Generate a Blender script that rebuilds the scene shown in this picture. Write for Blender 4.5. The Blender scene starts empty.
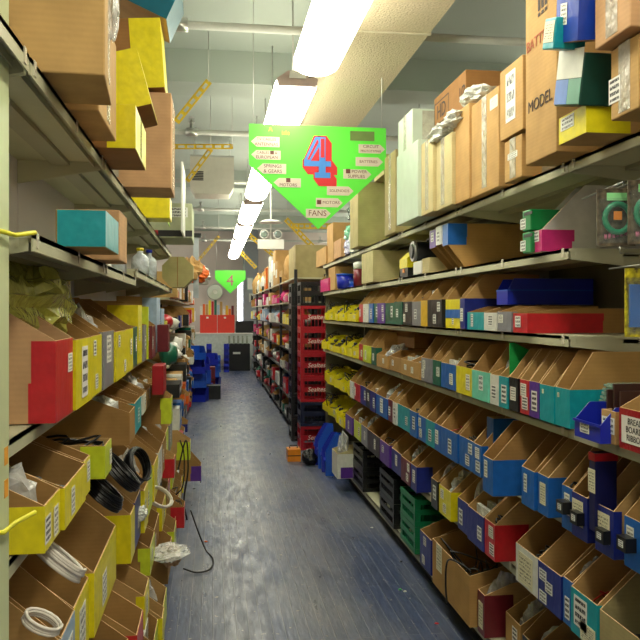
import bpy, math, random
from mathutils import Vector, noise
random.seed(7)
S = bpy.context.scene
COL = S.collection
F = 768.0; CX = 320.0; HY = 312.0; H = 1.6
YAW = math.atan(107 / 768.0); sn = math.sin(YAW); cs = math.cos(YAW)

def y_at(px, X):
    t = (px - CX) / F
    return X * (cs - t * sn) / (sn + t * cs)
def depth(X, Y): return X * sn + Y * cs
def z_at(py, X, Y): return H - (py - HY) * depth(X, Y) / F
def x_at(px, Y):
    t = (px - CX) / F
    return Y * (sn + t * cs) / (cs - t * sn)

# ------------------------------------------------------------------ materials
def srgb(h):
    h = h.lstrip('#'); v = [int(h[i:i+2], 16) / 255 for i in (0, 2, 4)]
    return tuple((c / 12.92 if c <= .04045 else ((c + .055) / 1.055) ** 2.4) for c in v) + (1,)
MATS = {}
def mat(name, col, rough=.5, metal=0, var=.12, scale=14, bump=.0, bscale=60, emit=0, alpha=1, spec=.5, stretch=(1, 1, 1)):
    if name in MATS: return MATS[name]
    m = bpy.data.materials.new(name); m.use_nodes = True
    nt = m.node_tree; N = nt.nodes; L = nt.links
    b = N['Principled BSDF']
    c = srgb(col) if isinstance(col, str) else col
    b.inputs['Roughness'].default_value = rough
    b.inputs['Metallic'].default_value = metal
    b.inputs['Specular IOR Level'].default_value = spec
    b.inputs['Alpha'].default_value = alpha
    tc = N.new('ShaderNodeTexCoord'); mp = N.new('ShaderNodeMapping')
    mp.inputs['Scale'].default_value = stretch
    L.new(tc.outputs['Object'], mp.inputs['Vector'])
    ns = N.new('ShaderNodeTexNoise'); ns.inputs['Scale'].default_value = scale; ns.inputs['Detail'].default_value = 4
    L.new(mp.outputs[0], ns.inputs['Vector'])
    rp = N.new('ShaderNodeValToRGB')
    rp.color_ramp.elements[0].position = .3; rp.color_ramp.elements[1].position = .72
    rp.color_ramp.elements[0].color = tuple(x * (1 - var) for x in c[:3]) + (1,)
    rp.color_ramp.elements[1].color = tuple(min(1, x * (1 + var)) for x in c[:3]) + (1,)
    L.new(ns.outputs[0], rp.inputs[0]); L.new(rp.outputs[0], b.inputs['Base Color'])
    if bump:
        n2 = N.new('ShaderNodeTexNoise'); n2.inputs['Scale'].default_value = bscale
        L.new(tc.outputs['Object'], n2.inputs['Vector'])
        bp = N.new('ShaderNodeBump'); bp.inputs['Strength'].default_value = bump; bp.inputs['Distance'].default_value = .01
        L.new(n2.outputs[0], bp.inputs['Height']); L.new(bp.outputs[0], b.inputs['Normal'])
    if emit:
        b.inputs['Emission Color'].default_value = c; b.inputs['Emission Strength'].default_value = emit
    MATS[name] = m
    return m

def cardboard(name, col):
    if name in MATS: return MATS[name]
    m = mat(name, col, .75, var=.13, scale=9, spec=.25, bump=.15, bscale=25)
    nt = m.node_tree; N = nt.nodes; L = nt.links
    b = N['Principled BSDF']; src = b.inputs['Base Color'].links[0].from_socket
    tc = N.new('ShaderNodeTexCoord')
    wv = N.new('ShaderNodeTexWave'); wv.bands_direction = 'Z'; wv.inputs['Scale'].default_value = 22
    wv.inputs['Distortion'].default_value = .6
    L.new(tc.outputs['Object'], wv.inputs['Vector'])
    mx = N.new('ShaderNodeMix'); mx.data_type = 'RGBA'; mx.blend_type = 'MULTIPLY'; mx.inputs[0].default_value = .045
    L.new(src, mx.inputs[6]); L.new(wv.outputs[0], mx.inputs[7]); L.new(mx.outputs[2], b.inputs['Base Color'])
    return m

def tape(cname):
    return mat('tape_' + cname, PAL[cname], .34, var=.1, scale=30, bump=.35, bscale=18)
PAL = dict(red='#c01f28', yellow='#e3d418', lime='#c9d82c', grey='#85858d', green='#12604a', black='#1d1f22', white='#dcdcd4',
           blue='#1c62b4', navy='#1f2c80', teal='#149aa6', purple='#5b2f96', mint='#74d0b8', maroon='#6b1c26', tan='#c08e58',
           pink='#cf2f7c', orange='#e06a1e', deepgreen='#0f8a46', gold='#e0b21c', paleblue='#9fb8d0')
CB = [cardboard('cardboard_a', '#b58d54'), cardboard('cardboard_b', '#a67e49'), cardboard('cardboard_c', '#bd9860')]
CBL = cardboard('cardboard_pale', '#bd9760'); CBG = cardboard('cardboard_olive', '#a89a6c'); CBC = cardboard('cardboard_cream', '#c6b88a')
CBD = cardboard('cardboard_dark', '#946a3c'); CBP = cardboard('cardboard_pinkish', '#c39a70')
RIM = mat('cardboard_rim', '#dcb787', .8, var=.25, scale=90)
STEEL = mat('shelf_paint', '#b9b79a', .45, var=.08, scale=3)
STEELD = mat('shelf_underside_paint', '#a39f86', .4, metal=0.2, var=.12, scale=3)
POSTM = mat('pale_green_post_paint', '#c3cba0', .4, var=.06, scale=5)
BLACKP = mat('black_plastic', '#16171a', .35, var=.1)
WHITEP = mat('white_plastic', '#e4e4de', .4, var=.04)
BLUEP = mat('blue_bin_plastic', '#1f2fb4', .3, var=.06)
BLUEP2 = mat('azure_bin_plastic', '#1c56c8', .3, var=.06)
REDP = mat('red_crate_plastic', '#b0182a', .35, var=.06)
GREENP = mat('green_crate_plastic', '#12764a', .35, var=.06)
YELP = mat('yellow_plastic', '#e6d61c', .35, var=.12, scale=40)
ORP = mat('orange_plastic', '#e88a1a', .35, var=.1)
CABB = mat('black_cable_sheath', '#141417', .3, var=.1)
CABW = mat('white_cable_sheath', '#ddd6cc', .35, var=.05)
CABR = mat('red_cable_sheath', '#b02a1c', .35)
CHROME = mat('galvanised_metal', '#b9bab6', .3, metal=.8, var=.06)
YSTRUT = mat('yellow_strut_paint', '#c9a81c', .45, var=.12, scale=20)
INK = mat('marker_ink', '#3b2a20', .7)
REDINK = mat('red_marker_ink', '#a8502c', .7)
SIGNG = mat('lime_green_sign_card', '#62ec45', .6, var=.02, scale=2)
SIGNR = mat('sign_red_paint', '#d8242c', .5, var=.03)
SIGNB = mat('sign_blue_paint', '#3f86d8', .5, var=.03)
TAGP = mat('sign_tag_paper', '#d8cdbb', .6, var=.03)
PIPE = mat('pipe_paint', '#b9bbb4', .5, var=.05)

def clear_plastic(name, col, a=.45):
    if name in MATS: return MATS[name]
    m = mat(name, col, .12, var=.25, scale=25, bump=1.0, bscale=38, alpha=a, spec=.9)
    return m
CLEAR = clear_plastic('clear_polybag', '#e6ebe8', .45)
CLEARTAPE = clear_plastic('clear_packing_tape', '#e9e3d2', .5)
YBAG = clear_plastic('yellow_tinted_polybag', '#d8d86a', .75)
WRAP = clear_plastic('white_bubble_wrap', '#e4e8e2', .85)

def label_mat(name, paper, ink, lines=5, dens=.5):
    if name in MATS: return MATS[name]
    m = bpy.data.materials.new(name); m.use_nodes = True
    nt = m.node_tree; N = nt.nodes; L = nt.links; b = N['Principled BSDF']; b.inputs['Roughness'].default_value = .5
    tc = N.new('ShaderNodeTexCoord'); sp = N.new('ShaderNodeSeparateXYZ'); L.new(tc.outputs['Generated'], sp.inputs[0])
    def M(op, a, bb):
        n = N.new('ShaderNodeMath'); n.operation = op
        for i, v in enumerate((a, bb)):
            if v is None: continue
            if isinstance(v, (int, float)): n.inputs[i].default_value = v
            else: L.new(v, n.inputs[i])
        return n.outputs[0]
    zz = M('MULTIPLY', sp.outputs[2], lines); fr = M('FRACT', zz, None)
    l1 = M('MULTIPLY', M('GREATER_THAN', fr, .22), M('LESS_THAN', fr, .78))
    mp = N.new('ShaderNodeMapping'); mp.inputs['Scale'].default_value = (16, 1, lines)
    L.new(tc.outputs['Generated'], mp.inputs[0])
    ns = N.new('ShaderNodeTexNoise'); ns.inputs['Scale'].default_value = 1.6; ns.inputs['Detail'].default_value = 3; L.new(mp.outputs[0], ns.inputs[0])
    l2 = M('GREATER_THAN', ns.outputs[0], dens)
    bx = M('MULTIPLY', M('GREATER_THAN', sp.outputs[0], .1), M('LESS_THAN', sp.outputs[0], .9))
    bz = M('MULTIPLY', M('GREATER_THAN', sp.outputs[2], .08), M('LESS_THAN', sp.outputs[2], .92))
    k = M('MULTIPLY', M('MULTIPLY', l1, l2), M('MULTIPLY', bx, bz))
    mx = N.new('ShaderNodeMix'); mx.data_type = 'RGBA'; L.new(k, mx.inputs[0])
    mx.inputs[6].default_value = srgb(paper); mx.inputs[7].default_value = srgb(ink)
    L.new(mx.outputs[2], b.inputs['Base Color']); MATS[name] = m
    return m
LAB = [label_mat('printed_label_a', '#e8e6da', '#2c2c30', 5, .5), label_mat('printed_label_b', '#e2e4de', '#34343a', 3, .47),
       label_mat('printed_label_cream', '#ded8b8', '#4c4a3c', 8, .52), label_mat('printed_label_barcode', '#e8e6e0', '#222226', 4, .42)]

# ------------------------------------------------------------------ mesh builder
class MB:
    def __init__(s): s.v = []; s.f = []; s.m = []; s.sm = []
    def face(s, idx, m=0, sm=False): s.f.append(idx); s.m.append(m); s.sm.append(sm)
    def box(s, x0, x1, y0, y1, z0, z1, m=0, top=None):
        b = len(s.v)
        s.v += [(x0,y0,z0),(x1,y0,z0),(x1,y1,z0),(x0,y1,z0),(x0,y0,z1),(x1,y0,z1),(x1,y1,z1),(x0,y1,z1)]
        for k, q in enumerate([(0,3,2,1),(4,5,6,7),(0,1,5,4),(1,2,6,5),(2,3,7,6),(3,0,4,7)]):
            s.face([b+i for i in q], (top if (k == 1 and top is not None) else m))
        return s
    def prism(s, poly, x0, x1, m=0, rim=None, rimz=None):        # poly in (y,z), extruded along x
        b = len(s.v); n = len(poly)
        s.v += [(x0, p[0], p[1]) for p in poly] + [(x1, p[0], p[1]) for p in poly]
        s.face([b+i for i in range(n)], m); s.face([b+n+i for i in reversed(range(n))], m)
        for i in range(n):
            j = (i+1) % n
            mm = m
            if rim is not None and rimz is not None and poly[i][1] >= rimz - 1e-6 and poly[j][1] >= rimz - 1e-6: mm = rim
            s.face([b+i, b+n+i, b+n+j, b+j], mm)
        return s
    def prism_xz(s, poly, y0, y1, m=0):
        b = len(s.v); n = len(poly)
        s.v += [(p[0], y0, p[1]) for p in poly] + [(p[0], y1, p[1]) for p in poly]
        s.face([b+i for i in range(n)], m); s.face([b+n+i for i in reversed(range(n))], m)
        for i in range(n):
            j = (i+1) % n; s.face([b+i, b+j, b+n+j, b+n+i], m)
        return s
    def tube(s, pts, r, seg=7, m=0, closed=False):
        pts = [Vector(p) for p in pts]; n = len(pts); b = len(s.v)
        up = Vector((.13, .27, 1)).normalized()
        for i, p in enumerate(pts):
            a = pts[i-1] if (i or closed) else p; c = pts[(i+1) % n] if (i < n-1 or closed) else p
            t = (c-a)
            t = t.normalized() if t.length > 1e-9 else Vector((0,1,0))
            u = t.cross(up)
            u = u.normalized() if u.length > 1e-4 else t.cross(Vector((1,0,0))).normalized()
            w = t.cross(u)
            rr = r[i] if isinstance(r, (list, tuple)) else r
            for k in range(seg):
                an = 2*math.pi*k/seg; q = p + u*math.cos(an)*rr + w*math.sin(an)*rr
                s.v.append(tuple(q))
        for i in range(n if closed else n-1):
            j = (i+1) % n
            for k in range(seg):
                l = (k+1) % seg
                s.face([b+i*seg+k, b+i*seg+l, b+j*seg+l, b+j*seg+k], m, True)
        if not closed:
            s.face([b+k for k in reversed(range(seg))], m); s.face([b+(n-1)*seg+k for k in range(seg)], m)
        return s
    def lathe(s, prof, seg=14, c=(0,0,0), m=0, axis='z'):
        b = len(s.v); n = len(prof)
        for (r, z) in prof:
            for k in range(seg):
                a = 2*math.pi*k/seg; x, y = r*math.cos(a), r*math.sin(a)
                if axis == 'z': p = (x, y, z)
                elif axis == 'y': p = (x, z, y)
                else: p = (z, x, y)
                s.v.append((c[0]+p[0], c[1]+p[1], c[2]+p[2]))
        for i in range(n-1):
            for k in range(seg):
                l = (k+1) % seg; s.face([b+i*seg+k, b+i*seg+l, b+(i+1)*seg+l, b+(i+1)*seg+k], m, True)
        s.face([b+k for k in reversed(range(seg))], m); s.face([b+(n-1)*seg+k for k in range(seg)], m)
        return s
    def blob(s, c, rad, seed=0, amp=.25, n=14, m=0, freq=2.2, floor=None):
        b = len(s.v); rings = n // 2 + 2; flat = n >= 16
        for i in range(rings + 1):
            th = math.pi * i / rings
            for k in range(n):
                a = 2*math.pi*k/n
                d = Vector((math.sin(th)*math.cos(a), math.sin(th)*math.sin(a), math.cos(th)))
                r = 1 + amp * noise.noise(d*freq + Vector((seed*3.1, seed*1.7, seed)))*1.6 + amp*.55*noise.noise(d*freq*3 + Vector((seed, 5, 2))) + (amp*.45*noise.noise(d*freq*7 + Vector((2, seed, 5))) if flat else 0)
                z = c[2] + d.z*rad[2]*r
                if floor is not None: z = max(floor, z)
                s.v.append((c[0]+d.x*rad[0]*r, c[1]+d.y*rad[1]*r, z))
        for i in range(rings):
            for k in range(n):
                l = (k+1) % n; s.face([b+i*n+k, b+(i+1)*n+k, b+(i+1)*n+l, b+i*n+l], m, not flat)
        return s
    def mesh(s, name, mats):
        me = bpy.data.meshes.new(name); me.from_pydata(s.v, [], s.f)
        for q in (mats if isinstance(mats, (list, tuple)) else [mats]): me.materials.append(q)
        me.polygons.foreach_set('material_index', s.m); me.polygons.foreach_set('use_smooth', s.sm)
        me.validate(); me.update()
        return me
    def build(s, name, mats, parent=None, loc=None, rot=None):
        return link(name, s.mesh(name, mats), parent, loc, rot)
def link(name, me, parent=None, loc=None, rot=None):
    o = bpy.data.objects.new(name, me); COL.objects.link(o)
    if parent: o.parent = parent
    if loc: o.location = loc
    if rot: o.rotation_euler = rot
    return o
USED = {}
def tag(o, label, cat, group=None):
    n = len(label.replace(',', ' ').split())
    if n > 16 or n < 4: print('LABEL LENGTH', n, label)
    if label in USED: print('DUP LABEL', label)
    USED[label] = 1
    o['label'] = label; o['category'] = cat
    if group: o['group'] = group
    return o
def thing(name, label, cat, loc, rz=0, group=None, rot=None):
    o = bpy.data.objects.new(name, None); COL.objects.link(o); o.empty_display_size = .05
    o.location = loc; o.rotation_euler = rot if rot else (0, 0, rz)
    return tag(o, label, cat, group)
def struct(name, mb, m):
    o = mb.build(name, m); o['kind'] = 'structure'; return o
def text_mesh(name, s, size, m, parent, loc, rot=(math.pi/2, 0, 0), ext=.0012, align='CENTER', shear=0, sx=1.0):
    cu = bpy.data.curves.new(name, 'FONT'); cu.body = s; cu.size = size; cu.extrude = ext
    cu.align_x = align; cu.align_y = 'CENTER'; cu.shear = shear
    cu.resolution_u = 3
    t = bpy.data.objects.new('tmp', cu); COL.objects.link(t)
    dg = bpy.context.evaluated_depsgraph_get()
    me = bpy.data.meshes.new_from_object(t.evaluated_get(dg)); me.name = name
    bpy.data.objects.remove(t); bpy.data.curves.remove(cu)
    me.materials.clear(); me.materials.append(m)
    o = link(name, me, parent, loc, rot); o.scale = (sx, 1, 1)
    return o
ORD = ['', 'first','second','third','fourth','fifth','sixth','seventh','eighth','ninth','tenth','eleventh','twelfth','thirteenth','fourteenth',
       'fifteenth','sixteenth','seventeenth','eighteenth','nineteenth','twentieth','21st','22nd','23rd','24th','25th','26th','27th','28th','29th',
       '30th','31st','32nd','33rd','34th','35th','36th','37th','38th','39th','40th']
PI = math.pi

# ------------------------------------------------------------------ open bins
def bin_parts(root, w, D, hf, hb, run, tcol=None, wrap=.05, board=None, labels=1, flip=False, side=None, plastic=None, sidewrap=None, lablist=None, stripe=None):
    """open shelf bin: local x = width, y = depth (front at y=0 facing -y)"""
    t = .0035; hw = w / 2
    b = MB()
    if not flip:
        prof = [(0, 0), (D, 0), (D, hb), (run, hb), (0, hf)]
    else:
        prof = [(run, 0), (D, 0), (D, hb), (0, hb), (0, hb - hf)]
    rz = hf if not flip else 99
    b.prism(prof, -hw, -hw + t, 0, 1, rz); b.prism(prof, hw - t, hw, 0, 1, rz)
    if not flip:
        b.box(-hw + t, hw - t, 0, t, 0, hf, 0, 1); b.box(-hw + t, hw - t, D - t, D, 0, hb, 0, 1); b.box(-hw + t, hw - t, t, D - t, 0, t, 0)
    else:
        b.box(-hw + t, hw - t, 0, t, hb - hf, hb, 0); b.box(-hw + t, hw - t, D - t, D, 0, hb, 0); b.box(-hw + t, hw - t, t, D - t, hb - t, hb, 0)
    bd = board or random.choice(CB)
    o = b.build('bin_body' if plastic else 'carton', [plastic, plastic] if plastic else [bd, RIM], root)
    z0, z1 = (0, hf) if not flip else (hb - hf, hb)
    if tcol:
        e = .0012; k = MB()
        k.box(-hw - e, hw + e, -e, 0, z0 + .001, z1 - .001, 0)
        sw = [wrap, wrap]
        if sidewrap: sw = [wrap, sidewrap] if side == 'R' else [sidewrap, wrap]
        for sgn, ww in ((-1, sw[0]), (1, sw[1])):
            if ww <= 0: continue
            ww += random.uniform(-.006, .006)
            m1 = z0 + (z1 - z0) * random.uniform(.35, .65); j = random.uniform(-.012, .012)
            poly = [(0, z0 + .001), (ww, z0 + .001), (ww, m1), (ww + j, m1), (ww + j, z1 - .001), (0, z1 - .001)]
            xa, xb = (hw, hw + e) if sgn > 0 else (-hw - e, -hw)
            k.prism(poly, xa, xb, 0)
        k.build('tape_wrap', tape(tcol), root)
        if stripe:
            s2 = MB(); zc = (z0 + z1) / 2
            s2.box(-hw - e, hw + e, -.0022, -.0013, zc - .022, zc + .022)
            s2.build('tape_stripe', tape(stripe), root)
    if lablist is None: lablist = []
    if labels and not lablist:
        n = labels
        for i in range(n):
            lw = min(.055, w * random.uniform(.5, .8)); lh = min(.05, (z1 - z0) * .4) if n > 1 else min(.075, (z1 - z0) * random.uniform(.35, .65))
            zc = z1 - .015 - lh / 2 if i == 0 and n > 1 else (z0 + .02 + lh / 2 if n > 1 else (z0 + z1) / 2 + random.uniform(-.01, .015))
            xc = random.uniform(-1, 1) * max(0, (w - lw) / 2 - .006)
            lablist.append((xc, zc, lw, lh, random.choice([0, 0, 1, 3])))
    for (xc, zc, lw, lh, li) in lablist:
        l = MB(); l.box(-lw/2, lw/2, -.0009, .0, -lh/2, lh/2)
        l.build('paper_label', LAB[li], root, (xc, -.0024 if tcol else -.0006, zc))
    return o

def coil(mb, c, R, r, turns, tilt=(0, 0, 0), m=0, seg=6, jit=.06, steps=16, squash=1.0, seed=0):
    rng = random.Random(seed); pts = []
    from mathutils import Euler
    e = Euler(tilt)
    for i in range(turns * steps + 1):
        a = 2*PI*i/steps; rr = R * (1 + jit * math.sin(i * .37 + seed) - .03 * ((i // steps) % 3))
        p = Vector((rr*math.cos(a), rr*math.sin(a)*squash, (i/steps - turns/2) * r * 1.1 + jit*r*math.sin(i)))
        p.rotate(e); pts.append(p + Vector(c))
    mb.tube(pts, r, seg, m)
def smooth(P, k=6):
    P = [Vector(p) for p in P]; P = [P[0]*2-P[1]] + P + [P[-1]*2-P[-2]]; out = []
    for i in range(1, len(P)-2):
        a, b2, c, d = P[i-1:i+3]
        for q in range(k):
            t = q/k; out.append(.5*((2*b2)+(c-a)*t+(2*a-5*b2+4*c-d)*t*t+(3*b2-a-3*c+d)*t**3))
    return out + [P[-2]]
def tangle(mb, x0, x1, y0, y1, z0, z1, r, n=26, seed=0, m=0):
    rng = random.Random(seed); P = [Vector((rng.uniform(x0, x1), rng.uniform(y0, y1), rng.uniform(z0, z1))) for _ in range(n)]
    pts = []
    for i in range(1, n - 2):
        for k in range(4):
            t = k / 4; a, b2, c, d = P[i-1], P[i], P[i+1], P[i+2]
            q = .5*((2*b2) + (c-a)*t + (2*a-5*b2+4*c-d)*t*t + (3*b2-a-3*c+d)*t**3)
            q.x = min(x1, max(x0, q.x)); q.y = min(y1, max(y0, q.y)); q.z = min(z1, max(z0, q.z))
            pts.append(q)
    mb.tube(pts, r, 5, m)
def content(kind, root, label, w, D, hf, hb, seed, group=None):
    """a separate thing inside the bin at root"""
    m4 = root.matrix_basis
    mb = MB(); i = .012; x0, x1 = -w/2 + i, w/2 - i
    if x1 - x0 < .03: x0, x1 = -w/2 + .006, w/2 - .006
    cx, y0, y1 = 0, .02, min(D - .05, .26)
    if kind == 'cables':
        tangle(mb, x0, x1, y0, y1, .014, hf + .03, .0042, 34, seed); nm, mm, cat = 'cable_bundle', CABB, 'cables'
    elif kind == 'redcables':
        tangle(mb, x0, x1, y0, y1, .014, hf + .02, .003, 34, seed); nm, mm, cat = 'cable_bundle', CABR, 'cables'
    elif kind == 'bag':
        mb.blob((0, (y0+y1)/2-.01, .72*hf + .012), ((x1-x0)/2*.8, (y1-y0)/2*.75, hf*.45 + .04), seed, .3, 18, freq=2.6, floor=.006); nm, mm, cat = 'plastic_bag', CLEAR, 'bag'
    elif kind == 'wrapped':
        mb.blob((0, (y0+y1)/2, .6*hf + .012), ((x1-x0)/2*.8, (y1-y0)/2*.75, hf*.42 + .04), seed, .22, 18, freq=2.6, floor=.006); nm, mm, cat = 'bubble_wrapped_part', WRAP, 'parts'
    elif kind == 'packs':
        for q in range(4):
            yy = y0 + .02 + q * (y1-y0-.03) / 4; mb.box(x0, x1, yy, yy + .018, .005, hf + .015 + .008*q)
        nm, mm, cat = 'parts_pack', WRAP, 'parts'
    else:
        rng = random.Random(seed)
        for q in range(7):
            a = rng.uniform(.012, .022); xx = rng.uniform(x0 + a, x1 - a) if x1 - x0 > 2*a else 0; yy = rng.uniform(y0 + a, y1 - a)
            zz = hf*.45 + q*.006; mb.blob((xx, yy, zz), (a, a*1.3, a), q + seed, .2, 8)
        mb.box(x0, x1, y0, y1, .005, hf*.45)
        nm, mm, cat = 'loose_parts', BLACKP, 'parts'
    o = mb.build(nm, mm); o.matrix_basis = m4.copy()
    tag(o, label, cat, group)

# ------------------------------------------------------------------ camera
cam = bpy.data.cameras.new('camera'); co = bpy.data.objects.new('camera', cam); COL.objects.link(co)
cam.lens = 43.2; cam.sensor_width = 36; cam.shift_y = -8/640
co.location = (0, 0, H); co.rotation_euler = (PI/2, 0, -YAW); S.camera = co
cam.clip_start = .05

# ------------------------------------------------------------------ room
def floor_mat():
    m = bpy.data.materials.new('worn_blue_painted_floorboards'); m.use_nodes = True
    nt = m.node_tree; N = nt.nodes; L = nt.links; b = N['Principled BSDF']
    tc = N.new('ShaderNodeTexCoord'); mp = N.new('ShaderNodeMapping'); mp.inputs['Rotation'].default_value = (0, 0, PI/2)
    L.new(tc.outputs['Object'], mp.inputs[0])
    br = N.new('ShaderNodeTexBrick'); br.inputs['Scale'].default_value = 1; br.inputs['Brick Width'].default_value = 1.1; br.inputs['Row Height'].default_value = .06
    br.inputs['Mortar Size'].default_value = .0022; br.inputs['Mortar Smooth'].default_value = .3; br.offset = .37
    br.inputs['Color1'].default_value = (.0, 0, 0, 1); br.inputs['Color2'].default_value = (1, 1, 1, 1); br.inputs['Mortar'].default_value = (.5, .5, .5, 1)
    L.new(mp.outputs[0], br.inputs['Vector'])
    def nz(sc, det, vec=None, st=None):
        n = N.new('ShaderNodeTexNoise'); n.inputs['Scale'].default_value = sc; n.inputs['Detail'].default_value = det
        if st:
            q = N.new('ShaderNodeMapping'); q.inputs['Scale'].default_value = st; L.new(tc.outputs['Object'], q.inputs[0]); L.new(q.outputs[0], n.inputs['Vector'])
        else: L.new(tc.outputs['Object'], n.inputs['Vector'])
        return n.outputs[0]
    def mix(f, a, c, bt='MIX'):
        x = N.new('ShaderNodeMix'); x.data_type = 'RGBA'; x.blend_type = bt
        for s_, v in ((0, f), (6, a), (7, c)):
            if isinstance(v, float): x.inputs[s_].default_value = v
            elif isinstance(v, tuple): x.inputs[s_].default_value = v
            else: L.new(v, x.inputs[s_])
        return x.outputs[2]
    def ramp(s_, p0, p1, c0=(0,0,0,1), c1=(1,1,1,1)):
        r = N.new('ShaderNodeValToRGB'); r.color_ramp.elements[0].position = p0; r.color_ramp.elements[1].position = p1
        r.color_ramp.elements[0].color = c0; r.color_ramp.elements[1].color = c1; L.new(s_, r.inputs[0]); return r.outputs[0]
    wear = ramp(nz(1.1, 6, st=(2.2, .7, 1)), .36, .66)
    base = mix(wear, srgb('#2f4068'), srgb('#666a78'))
    plank = ramp(br.outputs['Color'], .0, 1., (.8, .8, .82, 1), (1.18, 1.16, 1.12, 1))
    base = mix(.8, base, plank, 'MULTIPLY')
    streak = ramp(nz(9, 6, st=(6, .8, 1)), .35, .7, (.72, .72, .74, 1), (1.3, 1.27, 1.2, 1))
    base = mix(.7, base, streak, 'MULTIPLY')
    spots = ramp(nz(30, 3), .66, .72)
    base = mix(spots, base, srgb('#9a958a'))
    mort = N.new('ShaderNodeMath'); mort.operation = 'MULTIPLY'; mort.inputs[1].default_value = .3; L.new(br.outputs['Fac'], mort.inputs[0])
    base = mix(mort.outputs[0], base, srgb('#9b968c'))
    L.new(base, b.inputs['Base Color'])
    rg = ramp(nz(5, 5, st=(3, .8, 1)), .3, .7, (.27, .27, .27, 1), (.5, .5, .5, 1)); L.new(rg, b.inputs['Roughness'])
    bp = N.new('ShaderNodeBump'); bp.inputs['Strength'].default_value = .35; bp.inputs['Distance'].default_value = .004
    bm2 = N.new('ShaderNodeMath'); bm2.operation = 'ADD'; L.new(br.outputs['Fac'], bm2.inputs[0]); L.new(nz(12, 5, st=(4, .7, 1)), bm2.inputs[1])
    L.new(bm2.outputs[0], bp.inputs['Height']); L.new(bp.outputs[0], b.inputs['Normal'])
    return m
WALLM = mat('pinkish_grey_wall_paint', '#cfc4bf', .8, var=.04, scale=2)
CEILM = mat('grey_green_ceiling_paint', '#a6b0a8', .8, var=.05, scale=1.2)
FY = 23.0; CZ = 4.0
struct('floor', MB().box(-4, 5, -3, FY, -.1, 0), floor_mat())
struct('ceiling', MB().box(-4, 5, -3, FY, CZ, CZ+.1), CEILM)
struct('wall_left', MB().box(-4.1, -4, -3, FY, 0, CZ), WALLM)
struct('wall_right', MB().box(5, 5.1, -3, FY, 0, CZ), WALLM)
struct('wall_back', MB().box(-4, 5, FY, FY+.1, 0, CZ), WALLM)
struct('wall_front', MB().box(-4, 5, -3.1, -3, 0, CZ), WALLM)
struct('trim_1', MB().box(-4, 5, 7.1, 7.55, 3.7, CZ), CEILM)
struct('trim_2', MB().box(-4, 5, 13.1, 13.55, 3.7, CZ), CEILM)
struct('trim_3', MB().box(-4, 5, 19.1, 19.55, 3.7, CZ), CEILM)
struct('trim_4', MB().box(-4, 5, 1.1, 1.55, 3.7, CZ), CEILM)
# grey column and the bright slot window on the far wall
xa, xb = x_at(243.5, 22.6), x_at(258, 22.6)
struct('trim_5', MB().box(xa, xb, 22.5, FY, 0, CZ), mat('grey_column_paint', '#8d9299', .7, var=.04))
xw0, xw1 = x_at(237.5, 22.95), x_at(242.5, 22.95)
wz0, wz1 = z_at(322, .7, 22.9), z_at(274, .7, 22.9)
wf = struct('window_1', MB().box(xw0-.03, xw0, 22.9, FY, wz0, wz1).box(xw1, xw1+.03, 22.9, FY, wz0, wz1).box(xw0, xw1, 22.9, FY, wz1, wz1+.03).box(xw0, xw1, 22.9, FY, wz0-.03, wz0), WHITEP)
MB().box(xw0, xw1, 22.96, FY-.005, wz0, wz1).build('pane', mat('daylight_pane', '#eef2ff', .3, emit=6, var=0), wf)

# ------------------------------------------------------------------ ceiling services
DUCTM = mat('stippled_duct_insulation', '#cfc0a0', .75, var=.1, scale=60, bump=1.0, bscale=75)
d = thing('ventilation_duct', 'stippled cream rectangular duct running above the aisle, right of the lights', 'duct', (0, 0, 3.3))
MB().box(.81, 1.31, -2.9, 8.4, 0, .45).build('duct_body', DUCTM, d)
for yy in (.6, 4.55):
    MB().box(.80, 1.32, yy, yy+.02, -.006, .0).box(.80, .81, yy, yy+.02, 0, .45).box(1.31, 1.32, yy, yy+.02, 0, .45).build('seam_flange', mat('duct_seam_foil', '#dcd2b8', .4), d)
h = MB()
for yy in (2, 5.5, 8):
    for xx in (.83, 1.29): h.tube([(xx, yy, .45), (xx, yy, .7)], .005, 6)
h.build('hanger_rod', CHROME, d)
# sprinkler pipes
for i, yy in enumerate((-1, 2.05, 5.05, 8.05, 11.05, 14.05, 17.05, 20.05)):
    lab = ['behind the camera', 'above the camera', 'nearest across the aisle', 'second along the aisle', 'third along the aisle', 'fourth along the aisle',
           'fifth along the aisle', 'farthest down the aisle'][i]
    z = 3.46; p = thing('sprinkler_pipe', f'grey sprinkler pipe crossing under the ceiling, {lab}', 'pipe', (0, yy, z), 0, 'sprinkler pipes')
    # the pipe steps over the duct
    MB().tube([(-4, 0, 0), (.70, 0, 0)], .028, 10).tube([(.70, 0, 0), (.70, 0, .42), (1.42, 0, .42), (1.42, 0, 0)], .028, 10).tube([(1.42, 0, 0), (5, 0, 0)], .028, 10).build('pipe_run', PIPE, p) \
        if yy < 8.3 else MB().tube([(-4, 0, 0), (5, 0, 0)], .028, 10).build('pipe_run', PIPE, p)
    for xx in (-.22, 2.8):
        MB().lathe([(.045, -.06), (.045, .06)], 10, (xx, 0, 0), axis='x').tube([(xx, 0, 0), (xx, 0, .09)], .014, 7).lathe([(.03, .09), (.03, .1), (.012, .11), (.012, .13)], 10, (xx, 0, 0)) \
            .box(xx-.035, xx-.03, -.004, .004, .1, .15).box(xx+.03, xx+.035, -.004, .004, .1, .15).box(xx-.035, xx+.035, -.004, .004, .145, .15).lathe([(.028, .15), (.028, .154)], 10, (xx, 0, 0)).build('sprinkler_head', CHROME, p)
    MB().tube([(-1.2, 0, 0), (-1.2, 0, CZ-z)], .008, 6).tube([(2.2, 0, 0), (2.2, 0, CZ-z)], .008, 6).build('hanger_rod', CHROME, p)

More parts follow.
